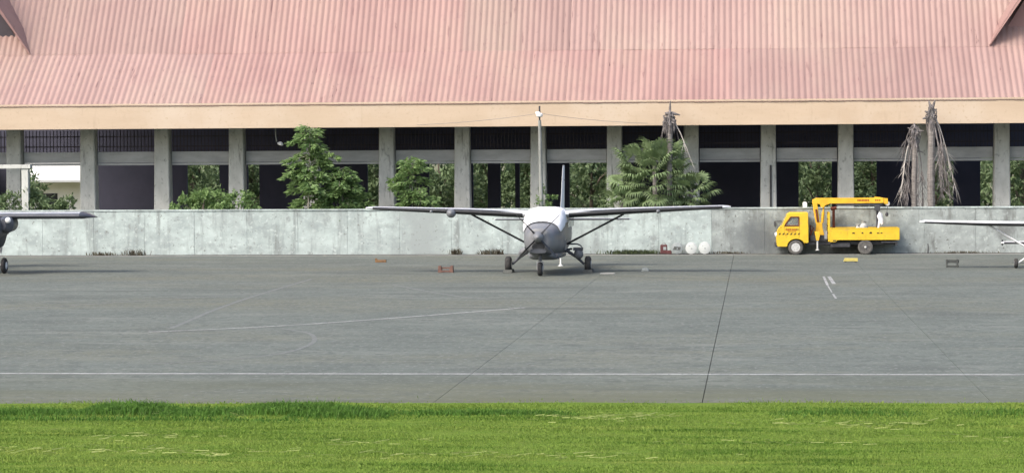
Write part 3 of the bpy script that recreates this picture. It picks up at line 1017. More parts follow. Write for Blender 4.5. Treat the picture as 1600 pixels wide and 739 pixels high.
def dead_palm(loc, hgt, r0, r1, label, fronds, stubs, lean=0.0):
    root = empty('dead_palm', loc, label, 'palm')
    t = MB()
    P, RR = [], []
    nz = 42
    for i in range(nz):
        u = i / (nz - 1)
        P.append((lean * u + 0.02 * math.sin(u * 9), 0.01 * math.cos(u * 7), hgt * u - 0.05))
        RR.append((r0 + (r1 - r0) * u) * (1.0 + (0.09 if i % 2 else -0.04)) * random.uniform(0.95, 1.05))
    t.tube(P, RR, 10)
    t.build('trunk', 'palm_trunk', root, smooth=30)
    dc = MB()
    for i in range(46):
        a = random.uniform(0, 2 * math.pi)
        rr_ = random.uniform(0.10, 0.30)
        z1 = hgt - random.uniform(-0.12, 0.75)
        L = random.uniform(0.25, 0.8)
        b = Vector((lean + math.cos(a) * 0.08, math.sin(a) * 0.08, z1))
        e = Vector((lean + math.cos(a) * rr_, math.sin(a) * rr_, z1 - L))
        mid = b.lerp(e, 0.45) + Vector((math.cos(a) * rr_ * 0.6, math.sin(a) * rr_ * 0.6, random.uniform(0, 0.15)))
        dc.tube([b, mid, e], [random.uniform(0.03, 0.06), random.uniform(0.025, 0.05), 0.008], 5, flat=0.45)
    dc.build('dead_crown', 'dead_leaf', root, smooth=40)
    for (az, el, L, z, rad) in stubs:
        s = MB()
        d = Vector((math.cos(az) * math.cos(el), math.sin(az) * math.cos(el), math.sin(el)))
        b = Vector((lean * z / hgt, 0, z))
        s.tube([b, b + d * L * 0.5 + Vector((0, 0, 0.03)), b + d * L], [rad, rad * 0.85, rad * 0.35], 6)
        s.build('stub', 'dead_leaf', root, smooth=30)
    for j, (az, L, z, pale, tilt) in enumerate(fronds):
        o = link('dead_frond', dead_frond(j * 7 + int(hgt * 10), L, pale, 6 if hgt < 7.4 and hgt > 7 else r0n(L)), 'dead_leaf_pale' if pale else 'dead_leaf', root)
        o.location = (lean * z / hgt, 0, z)
        o.rotation_euler = Euler((0, -tilt, az), 'XYZ')
    return root


dead_palm((-3.42, 137.25, 0), 7.35, 0.14, 0.13, 'tall dead palm trunk with ragged top beside the big fan palm',
          [(0.0, 2.9, 6.9, True, 0.33), (2.9, 1.3, 6.9, False, 0.05), (0.6, 1.1, 7.1, False, 0.1), (4.3, 1.2, 7.0, False, 0.0)],
          [(0.1, -0.12, 0.55, 7.25, 0.09), (3.0, -0.95, 0.66, 7.15, 0.09), (1.2, 1.42, 0.72, 7.2, 0.07), (3.4, 0.35, 0.26, 7.2, 0.11), (5.4, -0.3, 0.34, 7.2, 0.12), (0.4, 0.7, 0.28, 7.15, 0.11), (4.6, -1.0, 0.5, 7.05, 0.1)])
dead_palm((10.08, 137.25, 0), 7.45, 0.21, 0.16, 'taller dead palm with a skirt of dry fronds hanging to the right',
          [(0.1, 3.0, 7.0, True, 0.13), (0.0, 4.1, 7.1, True, 0.22), (-0.3, 3.6, 7.0, False, 0.13), (0.3, 3.3, 6.4, False, 0.10), (-0.7, 3.9, 6.7, False, 0.08), (0.5, 3.7, 6.9, True, 0.05), (-0.1, 3.6, 6.2, False, 0.17)],
          [(0.3, 1.2, 0.6, 7.3, 0.09), (2.6, 1.3, 0.55, 7.3, 0.09), (3.1, -0.1, 0.45, 6.95, 0.10), (2.8, 0.5, 0.4, 7.1, 0.09), (0.0, 0.6, 0.35, 7.2, 0.09), (4.7, 0.9, 0.4, 7.2, 0.09)])
dead_palm((9.22, 137.3, 0), 6.45, 0.17, 0.13, 'shorter dead palm with a dry frond hanging to the left',
          [(3.1, 3.5, 6.1, True, 0.10), (3.0, 1.4, 6.3, False, 0.18), (2.6, 3.7, 5.9, False, 0.05), (3.6, 3.9, 5.6, False, 0.02), (0.2, 3.4, 5.7, False, 0.02), (5.2, 3.6, 5.8, False, 0.0)],
          [(3.0, 0.5, 0.4, 6.25, 0.08), (0.1, 0.15, 0.5, 6.2, 0.06), (0.3, -0.2, 0.5, 5.25, 0.05), (1.5, 1.2, 0.35, 6.35, 0.08), (4.5, 0.4, 0.3, 6.3, 0.08)])

# --- concrete pole with lamp head and wires
pole = empty('utility_pole', (-10.1, 136.95, 0), 'slim pale concrete pole with a white fitting, behind the parked aircraft', 'pole')
q = MB()
q.tube([(0, 0, -0.05), (-0.03, 0, 3), (-0.09, 0, 6.95)], [0.125, 0.11, 0.08], 12)
q.build('shaft', 'pole_concrete', pole, smooth=40)
q = MB()
q.tube([(-0.09, 0, 6.95), (-0.09, 0, 7.7)], 0.045, 8)
q.build('top_spike', 'dark_metal', pole, smooth=40)
q = MB()
q.lathe((-0.09, -0.03, 7.12), (0, 0, 1), [(0, 0.10), (0.04, 0.16), (0.14, 0.17), (0.2, 0.12), (0.22, 0.05)], 14)
fit = q.build('insulator', 'white_plastic', pole, smooth=40)
q = MB()
q.box((-0.19, -0.03, 7.34), (0.22, 0.12, 0.12))
q.build('clamp', 'white_plastic', pole, bevel=0.02)
for sx, ex, lab in ((-1, -16.8, 'thin overhead wire running left from the pole to the fascia'), (1, -4.6, 'thin overhead wire running right from the pole to the fascia')):
    P = []
    a, b = Vector((-10.2 + 0.1 * sx, 136.95, 7.3)), Vector((ex, 138.42, 6.78))
    for t in np.linspace(0, 1, 14):
        p = a.lerp(b, t)
        p.z -= 0.22 * 4 * t * (1 - t) * 0.4
        P.append(p)
    q = MB()
    q.tube(P, 0.011, 6)
    tag(q.build('overhead_wire', 'wire'), lab, 'wire')


# --- weeds and dry clumps at the foot of the wall
def tuft(x, y, n, w, hgt, material, label):
    bx = rng.normal(size=n) * w / 2.2
    by = rng.normal(size=n) * 0.12
    v_, f_ = blades(bx, by, rng.uniform(0.4, 1.1, n) * hgt, rng.uniform(0.02, 0.04, n), rng.uniform(0.2, 1.0, n))
    o = link('weed_clump', np_mesh('weed_clump', v_, f_, 3), material)
    o.location = (x, y, 0.01)
    o['kind'] = 'stuff'
    return tag(o, label, 'weeds', 'weed clumps at the foot of the wall')


tuft(-33.2, 135.75, 160, 0.9, 0.25, 'weed_dry', 'dark dry weed clump at the wall foot below the left wing tip')
tuft(-31.5, 135.85, 120, 0.7, 0.42, 'weed_dry', 'grey weed clump at the wall foot, second from the left aircraft')
tuft(-14.5, 135.8, 110, 0.3, 0.42, 'weed_dry', 'narrow dry brown tuft against the wall left of the aircraft gear')
tuft(-12.9, 135.8, 110, 0.4, 0.36, 'weed_dry', 'left of the paired dry tufts behind the aircraft wheel')
tuft(-12.35, 135.8, 100, 0.35, 0.38, 'weed_dry', 'right of the paired dry tufts behind the aircraft wheel')
tuft(-5.2, 135.6, 900, 1.7, 0.30, 'weed_dull', 'long low strip of green weeds left of the drums')
tuft(-0.5, 135.9, 160, 1.0, 0.16, 'weed_dry', 'thin dark litter of weeds at the wall foot right of the drums')
tuft(11.6, 135.9, 200, 1.6, 0.14, 'weed_dry', 'thin weeds at the wall foot right of the truck')
q = MB()
q.tube([(0, 0, 0), (0.02, 0.02, 0.3), (0.0, 0.03, 0.5)], [0.03, 0.028, 0.025], 8)
tag(q.build('iron_stake', 'dark_metal', None, loc=(9.8, 135.9, 0.0)), 'short dark iron stake at the wall foot right of the truck', 'stake')


# ================================================================== AIRCRAFT HELPERS
def superring(y, hw, zb, zt, e=2.6, n=28, cx=0.0, e2=None):
    zc, hh = (zb + zt) / 2, (zt - zb) / 2
    out = []
    for k in range(n):
        a = 2 * math.pi * k / n
        c, s = math.cos(a), math.sin(a)
        ee = e if s < 0 else (e2 or e)
        out.append(Vector((cx + hw * math.copysign(abs(c) ** (2 / ee), c), y, zc + hh * math.copysign(abs(s) ** (2 / ee), s))))
    return out


def airfoil(chord, thick, n=12):
    """closed outline from trailing edge over the top to the nose and back; (y, z), nose at y = 0"""
    up, lo_ = [], []
    for i in range(n + 1):
        b = math.pi * i / n
        x = (1 - math.cos(b)) / 2
        yt = 5 * thick * (0.2969 * math.sqrt(x) - 0.126 * x - 0.3516 * x * x + 0.2843 * x ** 3 - 0.1036 * x ** 4)
        camber = 0.02 * (1 - (2 * x - 0.8) ** 2) if x < 0.9 else 0.0
        up.append((x * chord, (camber + yt) * chord))
        lo_.append((x * chord, (camber * 0.6 - yt * 0.85) * chord))
    return up[::-1] + lo_[1:-1]


def wing(mb, secs, n=12):
    """secs: (x, y_leading_edge, z, chord, thickness ratio, incidence)"""
    rings = []
    for (x, y, z, c, t, inc) in secs:
        ci, si = math.cos(inc), math.sin(inc)
        rings.append([Vector((x, y + py * ci + pz * si, z + pz * ci - py * si)) for py, pz in airfoil(c, t, n)])
    mb.loft(rings)
    return mb


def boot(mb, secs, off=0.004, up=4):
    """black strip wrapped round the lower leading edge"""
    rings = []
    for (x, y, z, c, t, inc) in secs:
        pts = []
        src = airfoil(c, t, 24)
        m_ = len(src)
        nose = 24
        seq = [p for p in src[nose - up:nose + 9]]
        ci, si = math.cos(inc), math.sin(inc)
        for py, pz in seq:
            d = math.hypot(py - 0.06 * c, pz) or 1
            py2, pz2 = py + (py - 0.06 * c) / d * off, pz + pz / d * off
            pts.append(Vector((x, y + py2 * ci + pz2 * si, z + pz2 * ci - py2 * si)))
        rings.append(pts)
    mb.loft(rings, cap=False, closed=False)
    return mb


def aero_wheel(root, c, r, w, name='wheel', hub='metal', tyre='rubber'):
    q_ = MB()
    q_.lathe((c[0] - w / 2, c[1], c[2]), (1, 0, 0), [(0, r * 0.55), (0.0, r * 0.8), (w * 0.12, r * 0.94), (w * 0.3, r), (w * 0.7, r), (w * 0.88, r * 0.94), (w, r * 0.8), (w, r * 0.55)], 24)
    o = q_.build(name, tyre, root, smooth=40)
    q_ = MB()
    q_.lathe((c[0] - w * 0.54, c[1], c[2]), (1, 0, 0), [(0, r * 0.15), (0, r * 0.45), (w * 0.1, r * 0.53), (w * 0.98, r * 0.53), (w * 1.08, r * 0.45), (w * 1.08, r * 0.15)], 18)
    q_.build('hub', hub, o, smooth=40)
    return o


# ================================================================== CENTRE AIRCRAFT: single turboprop
ac = empty('propeller_aircraft', (-8.15, 114.1, 0), 'grey single propeller aircraft with white cover over its windscreen, facing the camera', 'aircraft', rz=R(-1.5))
FS = [(-4.15, .36, 1.06, 1.90, 2.2), (-4.08, .50, 0.99, 2.02, 2.3), (-3.9, .60, 0.95, 2.09, 2.4), (-3.4, .69, .91, 2.15, 2.5), (-2.9, .75, .88, 2.19, 2.6), (-2.45, .80, .85, 2.24, 2.8),
      (-1.75, .855, .83, 2.66, 3.8), (-1.25, .86, .82, 2.78, 4.6), (0, .86, .82, 2.80, 4.6), (1.6, .85, .82, 2.78, 3.6), (2.8, .80, .88, 2.76, 3.2), (4.2, .64, 1.12, 2.70, 2.8), (5.6, .44, 1.45, 2.60, 2.4),
      (7.0, .22, 1.82, 2.46, 2.2), (7.7, .10, 2.0, 2.36, 2.0)]
q = MB()
q.loft([superring(y, hw, zb, zt, e) for y, hw, zb, zt, e in FS])
fus = q.build('fuselage', 'paint_grey', ac, smooth=35)
# belly pod
q = MB()
q.loft([superring(y, hw, zb, zt, 3.2) for y, hw, zb, zt in ((-2.9, .25, .80, 1.0), (-2.5, .55, .66, 1.0), (-1.6, .68, .60, 1.0), (1.4, .68, .60, 1.0), (2.6, .5, .74, 1.05), (3.4, .2, .95, 1.1))])
q.build('cargo_pod', 'paint_grey', ac, smooth=35)
# nose: inlet, chin scoop, side inlets
q = MB()
q.loft([superring(-4.17, .27, 1.08, 1.45, 2.4, 20), superring(-4.05, .25, 1.10, 1.43, 2.4, 20)])
q.build('air_inlet', 'boot', fus)
q = MB()
q.loft([superring(-4.20, .34, .985, 1.17, 2.8, 20), superring(-3.7, .44, .90, 1.15, 2.8, 20), superring(-3.0, .46, .82, 1.1, 2.8, 20)])
ch_ = q.build('chin_scoop', 'paint_navy', fus, smooth=35)
for s in (-1, 1):
    q = MB()
    q.lathe((s * 0.37, -4.12, 1.50), (0, 1, 0), [(0, 0.045), (0.02, 0.055), (0.2, 0.055)], 14)
    q.build('side_inlet', 'boot', fus)
q = MB()
q.tube([(-0.60, -3.3, 1.12), (-0.76, -3.25, 1.02), (-0.84, -3.05, 0.94)], [0.13, 0.14, 0.13], 14)
ex = q.build('exhaust_pipe', 'paint_grey', ac, smooth=40)
q = MB()
q.lathe((-0.845, -3.04, 0.935), (-0.6, 0.6, -0.4), [(0, 0.115), (0.015, 0.115)], 14)
q.build('exhaust_mouth', 'boot', ex)
# spinner and propeller
HUB = Vector((0, -4.3, 1.66))
q = MB()
q.lathe((0, -4.15, 1.66), (0, -1, 0), [(0, 0.235), (0.08, 0.235), (0.22, 0.20), (0.36, 0.13), (0.44, 0.06), (0.47, 0.005)], 22)
prop = q.build('propeller', 'paint_grey', ac, smooth=45)
for ang in (-44, 44, 136, 224):
    q = MB()
    d = Vector((math.sin(R(ang)), 0, math.cos(R(ang))))
    sd = Vector((math.cos(R(ang)), 0, -math.sin(R(ang))))
    fw = Vector((0, -1, 0))
    rings = []
    for r_, w_, tw, th in ((0.16, 0.05, 1.3, 0.05), (0.35, 0.075, 1.28, 0.034), (0.7, 0.11, 1.32, 0.022), (1.05, 0.10, 1.40, 0.016), (1.24, 0.075, 1.44, 0.012), (1.31, 0.03, 1.45, 0.008)):
        e1 = sd * math.cos(tw) + fw * math.sin(tw)
        e2 = fw * math.cos(tw) - sd * math.sin(tw)
        c = HUB + d * r_
        rings.append([c + e1 * w_, c + e2 * th, c - e1 * w_, c - e2 * th])
    q.loft(rings)
    q.build('blade', 'boot', prop, smooth=60)
# white cover draped over the windscreen and cabin roof
rows = []
for (y, hw, zb, zt, e) in [(-2.62, .785, .86, 2.235, 2.7)] + FS[5:9] + [(0.3, .86, .82, 2.80, 4.6)]:
    ring = superring(y, hw + 0.022, zb, zt + 0.025, e, 64)
    sel = []
    for k in range(64):
        a = (90 + 180 - 360 * k / 64)
        sel.append(ring[k])
    top = [p for p in sorted([(math.degrees(math.atan2((p.z - (zb + zt) / 2) / ((zt - zb) / 2), p.x / hw)), p) for p in ring], key=lambda t: t[0]) if p[0] > (2 if y > -2 else 22) and p[0] < (178 if y > -2 else 158)]
    rows.append([p for _, p in top])
# resample each row to the same number of points
NW = 41
rs_ = []
for row in rows:
    d = [0]
    for a, b in zip(row[:-1], row[1:]):
        d.append(d[-1] + (b - a).length)
    out = []
    for t in np.linspace(0, d[-1], NW):
        out.append(Vector([float(np.interp(t, d, [p[j] for p in row])) for j in range(3)]))
    rs_.append(out)
dense = []
for i in range(len(rs_) - 1):
    for u in (0, 0.25, 0.5, 0.75):
        dense.append([a.lerp(b, u) for a, b in zip(rs_[i], rs_[i + 1])])
dense.append(rs_[-1])
q = MB()
for row in dense:
    for k, p in enumerate(row):
        w_ = 0.012 * (1 + math.sin(p.y * 9 + p.x * 4)) * (0.4 + 0.6 * abs(math.sin(k * 0.9)))
        c = Vector((0, p.y, 1.7))
        dn = (p - c).normalized()
        row[k] = p + dn * w_
q.loft(dense, cap=False, closed=False)
cv = q.build('windscreen_cover', 'cover_cloth', ac, smooth=60)
sm_ = cv.modifiers.new('solid', 'SOLIDIFY')
sm_.thickness = 0.012
sm_.offset = 1
# cabin side windows and crew door
for s in (-1, 1):
    for i in range(5):
        y0 = 0.45 + i * 0.62
        q = MB()
        q.b2((s * 0.835 - 0.02, y0, 1.95), (s * 0.835 + 0.02, y0 + 0.42, 2.35))
        q.build('window', 'glass_dark', ac, bevel=0.01)
    q = MB()
    q.b2((s * 0.838 - 0.02, -1.25, 1.0), (s * 0.838 + 0.02, -0.42, 1.72))
    dd_ = q.build('crew_door', 'paint_grey', ac, bevel=0.01)
    q = MB()
    q.b2((s * 0.862 - 0.012, -0.62, 1.4), (s * 0.862 + 0.012, -0.48, 1.44))
    q.build('handle', 'dark_metal', dd_)
# wings
for s in (-1, 1):
    secs = [(s * 0.70, -1.0, 2.53, 1.98, 0.17, 0.035), (s * 2.6, -1.0, 2.61, 1.95, 0.165, 0.035), (s * 3.4, -0.98, 2.65, 1.88, 0.16, 0.03), (s * 7.6, -0.78, 2.81, 1.24, 0.125, 0.01), (s * 7.88, -0.68, 2.825, 1.0, 0.08, 0.01)]
    q = MB()
    wing(q, secs)
    w_ = q.build('wing', 'paint_light', ac, smooth=50)
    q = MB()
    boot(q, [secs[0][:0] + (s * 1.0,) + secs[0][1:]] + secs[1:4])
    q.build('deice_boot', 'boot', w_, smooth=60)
    q = MB()
    q.tube([(s * 7.86, -0.45, 2.83), (s * 7.93, -0.4, 2.83)], 0.04, 8)
    q.build('tip_light', 'white_plastic', w_)
    # strut
    q = MB()
    rings = []
    for t in (0, 1):
        p = Vector((s * 0.80, -0.25, 1.22)).lerp(Vector((s * 3.32, -0.15, 2.53)), t)
        rings.append([p + Vector((0, 0.16 * math.cos(a), 0.05 * math.sin(a))) for a in np.linspace(0, 2 * math.pi, 12, endpoint=False)])
    q.loft(rings)
    q.build('wing_strut', 'boot', ac, smooth=60)
    # main gear
    q = MB()
    q.tube([(s * 0.55, 0, 0.98), (s * 0.85, 0, 0.93), (s * 1.25, 0, 0.66), (s * 1.58, 0, 0.36)], [0.085, 0.075, 0.062, 0.055], 10)
    q.build('gear_leg', 'paint_navy', ac, smooth=50)
    aero_wheel(ac, (s * 1.74, 0, 0.355), 0.355, 0.26)
    q = MB()
    q.box((s * 1.74, 0.30, 0.07), (0.42, 0.16, 0.14))
    # stabiliser
    q = MB()
    ts = [(s * 0.05, 6.55, 2.14, 1.15, 0.10, 0), (s * 3.1, 6.75, 2.14, 0.80, 0.09, 0), (s * 3.16, 6.85, 2.14, 0.62, 0.06, 0)]
    wing(q, ts)
    st = q.build('tailplane', 'paint_light', ac, smooth=50)
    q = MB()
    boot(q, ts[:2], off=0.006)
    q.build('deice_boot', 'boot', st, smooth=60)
# radar pod and probe on the wings
q = MB()
q.lathe((-4.12, -1.25, 2.60), (0, 1, 0), [(0, 0.01), (0.05, 0.12), (0.2, 0.19), (0.45, 0.19), (0.8, 0.10), (1.0, 0.03)], 18)
q.build('radar_pod', 'paint_grey', ac, smooth=50)
q = MB()
q.lathe((4.85, -1.02, 2.66), (0, 1, 0), [(0, 0.01), (0.04, 0.07), (0.15, 0.09), (0.4, 0.06), (0.5, 0.02)], 14)
q.build('landing_light', 'paint_grey', ac, smooth=50)
q = MB()
q.lathe((-5.0, -0.98, 2.68), (0, 1, 0), [(0, 0.01), (0.04, 0.06), (0.15, 0.07), (0.3, 0.04)], 14)
q.build('landing_light', 'paint_grey', ac, smooth=50)
# fin
q = MB()
rings = []
for z, y0, c, th in ((2.3, 5.2, 2.7, 0.10), (2.55, 5.7, 2.2, 0.11), (3.0, 6.2, 1.75, 0.10), (4.5, 7.1, 1.05, 0.075), (4.64, 7.25, 0.85, 0.04)):
    rings.append([Vector((pz / 0.16 * th * 0.9, y0 + py * c, z)) for py, pz in airfoil(1.0, 0.16, 8)])
q.loft(rings)
fin = q.build('fin', 'paint_white', ac, smooth=50)
q = MB()
q.tube([(0.02, 7.3, 3.95), (0.18, 7.35, 3.95)], [0.02, 0.015], 6)
q.build('antenna', 'dark_metal', fin)
# nose gear
q = MB()
q.tube([(0, -3.42, 1.05), (0, -3.45, 0.62)], [0.075, 0.07], 12)
ng = q.build('nose_leg', 'paint_navy', ac, smooth=50)
q = MB()
q.tube([(0, -3.45, 0.62), (0, -3.46, 0.5)], 0.05, 12)
for s in (-1, 1):
    q.box((s * 0.13, -3.46, 0.42), (0.03, 0.09, 0.34))
q.box((0, -3.46, 0.58), (0.29, 0.1, 0.05))
q.build('fork', 'metal', ng)
aero_wheel(ac, (0, -3.46, 0.30), 0.30, 0.20, 'nose_wheel')
# sensor turret and step on the camera-right side
q = MB()
q.tube([(0.78, -0.1, 1.24), (1.28, -0.1, 1.24), (1.42, -0.1, 1.18), (1.50, -0.1, 1.10)], [0.035, 0.032, 0.03, 0.02], 8)
q.build('step_bar', 'paint_navy', ac, smooth=50)
q = MB()
q.tube([(0.6, 0.05, 0.98), (1.05, 0.02, 1.02)], 0.045, 8)
q.box((1.32, -0.05, 1.02), (0.42, 0.34, 0.13))
tb = q.build('turret_mount', 'paint_navy', ac)
q = MB()
q.lathe((1.34, -0.05, 0.96), (0, 0, -1), [(0, 0.17), (0.1, 0.2), (0.2, 0.205), (0.3, 0.17), (0.37, 0.09), (0.39, 0.01)], 18)
q.build('turret_ball', 'paint_grey', ac, smooth=50)

# tail stand, chocks of the centre aircraft
ts_ = empty('tail_stand', (-8.06, 120.9, 0), 'thin white tail stand propping the centre aircraft', 'stand')
q = MB()
q.tube([(0, 0, 0.03), (0, 0, 1.72)], [0.035, 0.03], 8)
q.build('rod', 'white_plastic', ts_)
q = MB()
q.lathe((0, 0, 0), (0, 0, 1), [(0, 0.12), (0.03, 0.12), (0.05, 0.05), (0.12, 0.04)], 14)
q.build('foot', 'white_plastic', ts_)


def chock(x, y, material, label):
    root = empty('wheel_chock', (x, y, 0), label, 'chock')
    for dy in (-0.43, 0.43):
        q_ = MB()
        s_ = 1 if dy < 0 else -1
        q_.prism_yz([(dy - 0.11 * s_, 0.002), (dy + 0.10 * s_, 0.002), (dy + 0.02 * s_, 0.14), (dy - 0.05 * s_, 0.14)], -0.2, 0.2)
        q_.build('block', material, root, bevel=0.01)
    q_ = MB()
    q_.tube([(0.22, -0.43, 0.06), (0.24, 0, 0.03), (0.22, 0.43, 0.06)], 0.015, 6)
    q_.build('rope', 'wood_grey', root)


chock(-9.88, 114.1, 'wood_grey', 'dark chock at the centre aircraft wheel on the left')
chock(-6.40, 114.05, 'wood_grey', 'dark chock at the centre aircraft wheel on the right')

# ================================================================== LEFT AIRCRAFT: high-wing twin
tw = empty('twin_aircraft', (-35.75, 114.6, 0), 'dark twin engine aircraft at the left edge, wing tip pointing right', 'aircraft')
q = MB()
q.loft([superring(y, hw, zb, zt, e) for y, hw, zb, zt, e in ((-4.4, .12, 1.25, 1.5, 2), (-4.1, .36, .95, 1.8, 2.3), (-3.3, .58, .72, 2.1, 2.6), (-2.4, .62, .66, 2.45, 3), (-1.2, .62, .64, 2.58, 3.4), (2.5, .62, .68, 2.58, 3.2), (5, .36, 1.3, 2.4, 2.6), (7, .14, 1.85, 2.3, 2.2))])
q.build('fuselage', 'paint_navy', tw, smooth=35)
q = MB()
q.loft([[Vector((x * 0.60, y, z)) for x in (-1, 1) for z in ((z0, z1) if x < 0 else (z1, z0))] for y, z0, z1 in ((-3.1, 1.72, 2.1), (-2.3, 1.72, 2.46))])
q.build('windscreen', 'glass_dark', tw)
for s in (-1, 1):
    secs = [(s * 0.3, -1.05, 2.53, 2.03, 0.16, 0.02), (s * 6.95, -1.05, 2.53, 2.03, 0.155, 0.02), (s * 7.15, -0.95, 2.52, 1.8, 0.12, 0.02), (s * 7.46, -0.35, 2.47, 0.7, 0.07, 0.0)]
    q = MB()
    wing(q, secs)
    w_ = q.build('wing', 'paint_light', tw, smooth=50)
    q = MB()
    boot(q, secs[:2], off=0.005)
    q.build('deice_boot', 'paint_navy', w_, smooth=60)
    q = MB()
    wing(q, [(s * 6.955, -1.06, 2.532, 2.05, 0.165, 0.02), (s * 7.16, -0.96, 2.522, 1.82, 0.13, 0.02), (s * 7.48, -0.37, 2.47, 0.72, 0.08, 0)])
    q.build('wing_tip', 'paint_navy', w_, smooth=50)
    # nacelle, gear
    nx = s * 3.05
    q = MB()
    q.loft([superring(y, hw, zb, zt, 2.3, 24, nx) for y, hw, zb, zt in ((-2.75, .22, 1.9, 2.36), (-2.6, .46, 1.7, 2.5), (-2.1, .56, 1.58, 2.58), (-1.2, .60, 1.5, 2.62), (0.2, .52, 1.6, 2.6), (1.4, .2, 2.1, 2.5))])
    nc = q.build('nacelle', 'paint_navy', tw, smooth=40)
    q = MB()
    q.loft([superring(-0.9 + y, hw, zb, zt, 2.2, 20, nx + s * dx) for y, hw, zb, zt, dx in ((-0.6, .12, 1.95, 2.42, .62), (-0.35, .36, 1.8, 2.55, .68), (0.6, .38, 1.85, 2.58, .6), (1.2, .1, 2.2, 2.5, .45))])
    q.build('nacelle_fairing', 'paint_navy', nc, smooth=40)
    q = MB()
    q.lathe((nx + s * 0.86, -1.52, 2.38), (0, -1, 0), [(0, 0.13), (0.05, 0.125), (0.08, 0.09), (0.1, 0.01)], 16)
    q.build('landing_light', 'white_plastic', nc, smooth=50)
    q = MB()
    q.loft([[Vector((nx + dx, -0.3 + dy * r, z)) for dx, dy in ((-hw, 0), (-hw * 0.6, -1), (hw * 0.6, -1), (hw, 0), (hw * 0.6, 1), (-hw * 0.6, 1))] for z, hw, r in ((1.75, 0.48, 0.7), (1.45, 0.40, 0.5), (1.22, 0.30, 0.3), (1.12, 0.14, 0.16))])
    q.build('gear_fairing', 'paint_navy', tw, smooth=50)
    q = MB()
    q.tube([(nx, -0.3, 1.25), (nx, -0.3, 0.38)], [0.11, 0.08], 12)
    q.tube([(nx + s * 0.28, -0.3, 0.36), (nx - s * 0.28, -0.3, 0.36)], 0.05, 8)
    q.tube([(nx + s * 0.22, -0.3, 1.3), (nx + s * 0.16, -0.3, 0.9)], 0.05, 8)
    q.build('gear_leg', 'metal', tw, smooth=50)
    for dx in (-0.32, 0.32):
        aero_wheel(tw, (nx + dx, -0.3, 0.345), 0.345, 0.20, hub='paint_white')
    q = MB()
    q.lathe((nx, -2.74, 2.13), (0, -1, 0), [(0, 0.17), (0.1, 0.17), (0.25, 0.1), (0.32, 0.01)], 16)
    pr = q.build('propeller', 'paint_navy', tw, smooth=50)
    for a in (20, 200):
        q = MB()
        d = Vector((math.sin(R(a)), 0, math.cos(R(a))))
        sd = Vector((d.z, 0, -d.x))
        q.loft([[HH + sd * w_2, HH + Vector((0, -0.02, 0)), HH - sd * w_2, HH + Vector((0, 0.02, 0))] for HH, w_2 in ((Vector((nx, -2.86, 2.13)) + d * r_, ww) for r_, ww in ((0.14, 0.04), (0.4, 0.08), (0.75, 0.075), (1.0, 0.03)))])
        q.build('blade', 'boot', pr)
    q = MB()
    wing(q, [(s * 0.05, 5.8, 2.3, 1.5, 0.1, 0), (s * 3.2, 6.0, 2.3, 1.2, 0.1, 0)])
    q.build('tailplane', 'paint_navy', tw, smooth=50)
q = MB()
rings = []
for z, y0, c in ((2.2, 4.8, 2.4), (3.0, 5.6, 1.7), (4.2, 6.2, 1.0)):
    rings.append([Vector((pz * 0.8, y0 + py * c, z)) for py, pz in airfoil(1.0, 0.12, 8)])
q.loft(rings)
q.build('fin', 'paint_navy', tw, smooth=50)
q = MB()
q.tube([(0, -3.2, 0.9), (0, -3.25, 0.3)], 0.06, 10)
q.build('nose_leg', 'metal', tw)
aero_wheel(tw, (0, -3.25, 0.29), 0.29, 0.16, 'nose_wheel')

# ================================================================== RIGHT AIRCRAFT: small white single
ce = empty('light_aircraft', (13.62, 117.45, 0), 'small white high wing aircraft entering at the right edge', 'aircraft', rz=R(-3.2))
q = MB()
q.loft([superring(y, hw, zb, zt, e) for y, hw, zb, zt, e in ((-2.5, .25, .8, 1.15, 2.2), (-2.3, .42, .66, 1.3, 2.4), (-1.4, .5, .58, 1.42, 2.7), (-0.9, .52, .56, 1.85, 3), (-0.3, .53, .55, 2.02, 3.2), (1.0, .5, .58, 2.0, 3), (2.2, .36, .75, 1.6, 2.5), (4.6, .13, .95, 1.25, 2.2), (5.3, .06, 1.0, 1.2, 2))])
q.build('fuselage', 'paint_white', ce, smooth=35)
q = MB()
q.loft([[Vector((x * 0.50, y, z)) for x, z in ((-1, z0), (-1, z1), (1, z1), (1, z0))] for y, z0, z1 in ((-1.38, 1.40, 1.48), (-0.6, 1.42, 1.98))])
q.build('windscreen', 'glass_dark', ce)
q = MB()
q.lathe((0, -2.5, .98), (0, -1, 0), [(0, 0.15), (0.1, 0.15), (0.22, 0.08), (0.28, 0.01)], 16)
pr = q.build('propeller', 'paint_white', ce, smooth=50)
for a in (80, 260):
    q = MB()
    d = Vector((math.sin(R(a)), 0, math.cos(R(a))))
    sd = Vector((d.z, 0, -d.x))
    q.loft([[HH + sd * w_2, HH + Vector((0, -0.015, 0)), HH - sd * w_2, HH + Vector((0, 0.015, 0))] for HH, w_2 in ((Vector((0, -2.58, .98)) + d * r_, ww) for r_, ww in ((0.12, 0.04), (0.4, 0.07), (0.7, 0.06), (0.93, 0.03)))])
    q.build('blade', 'boot', pr)
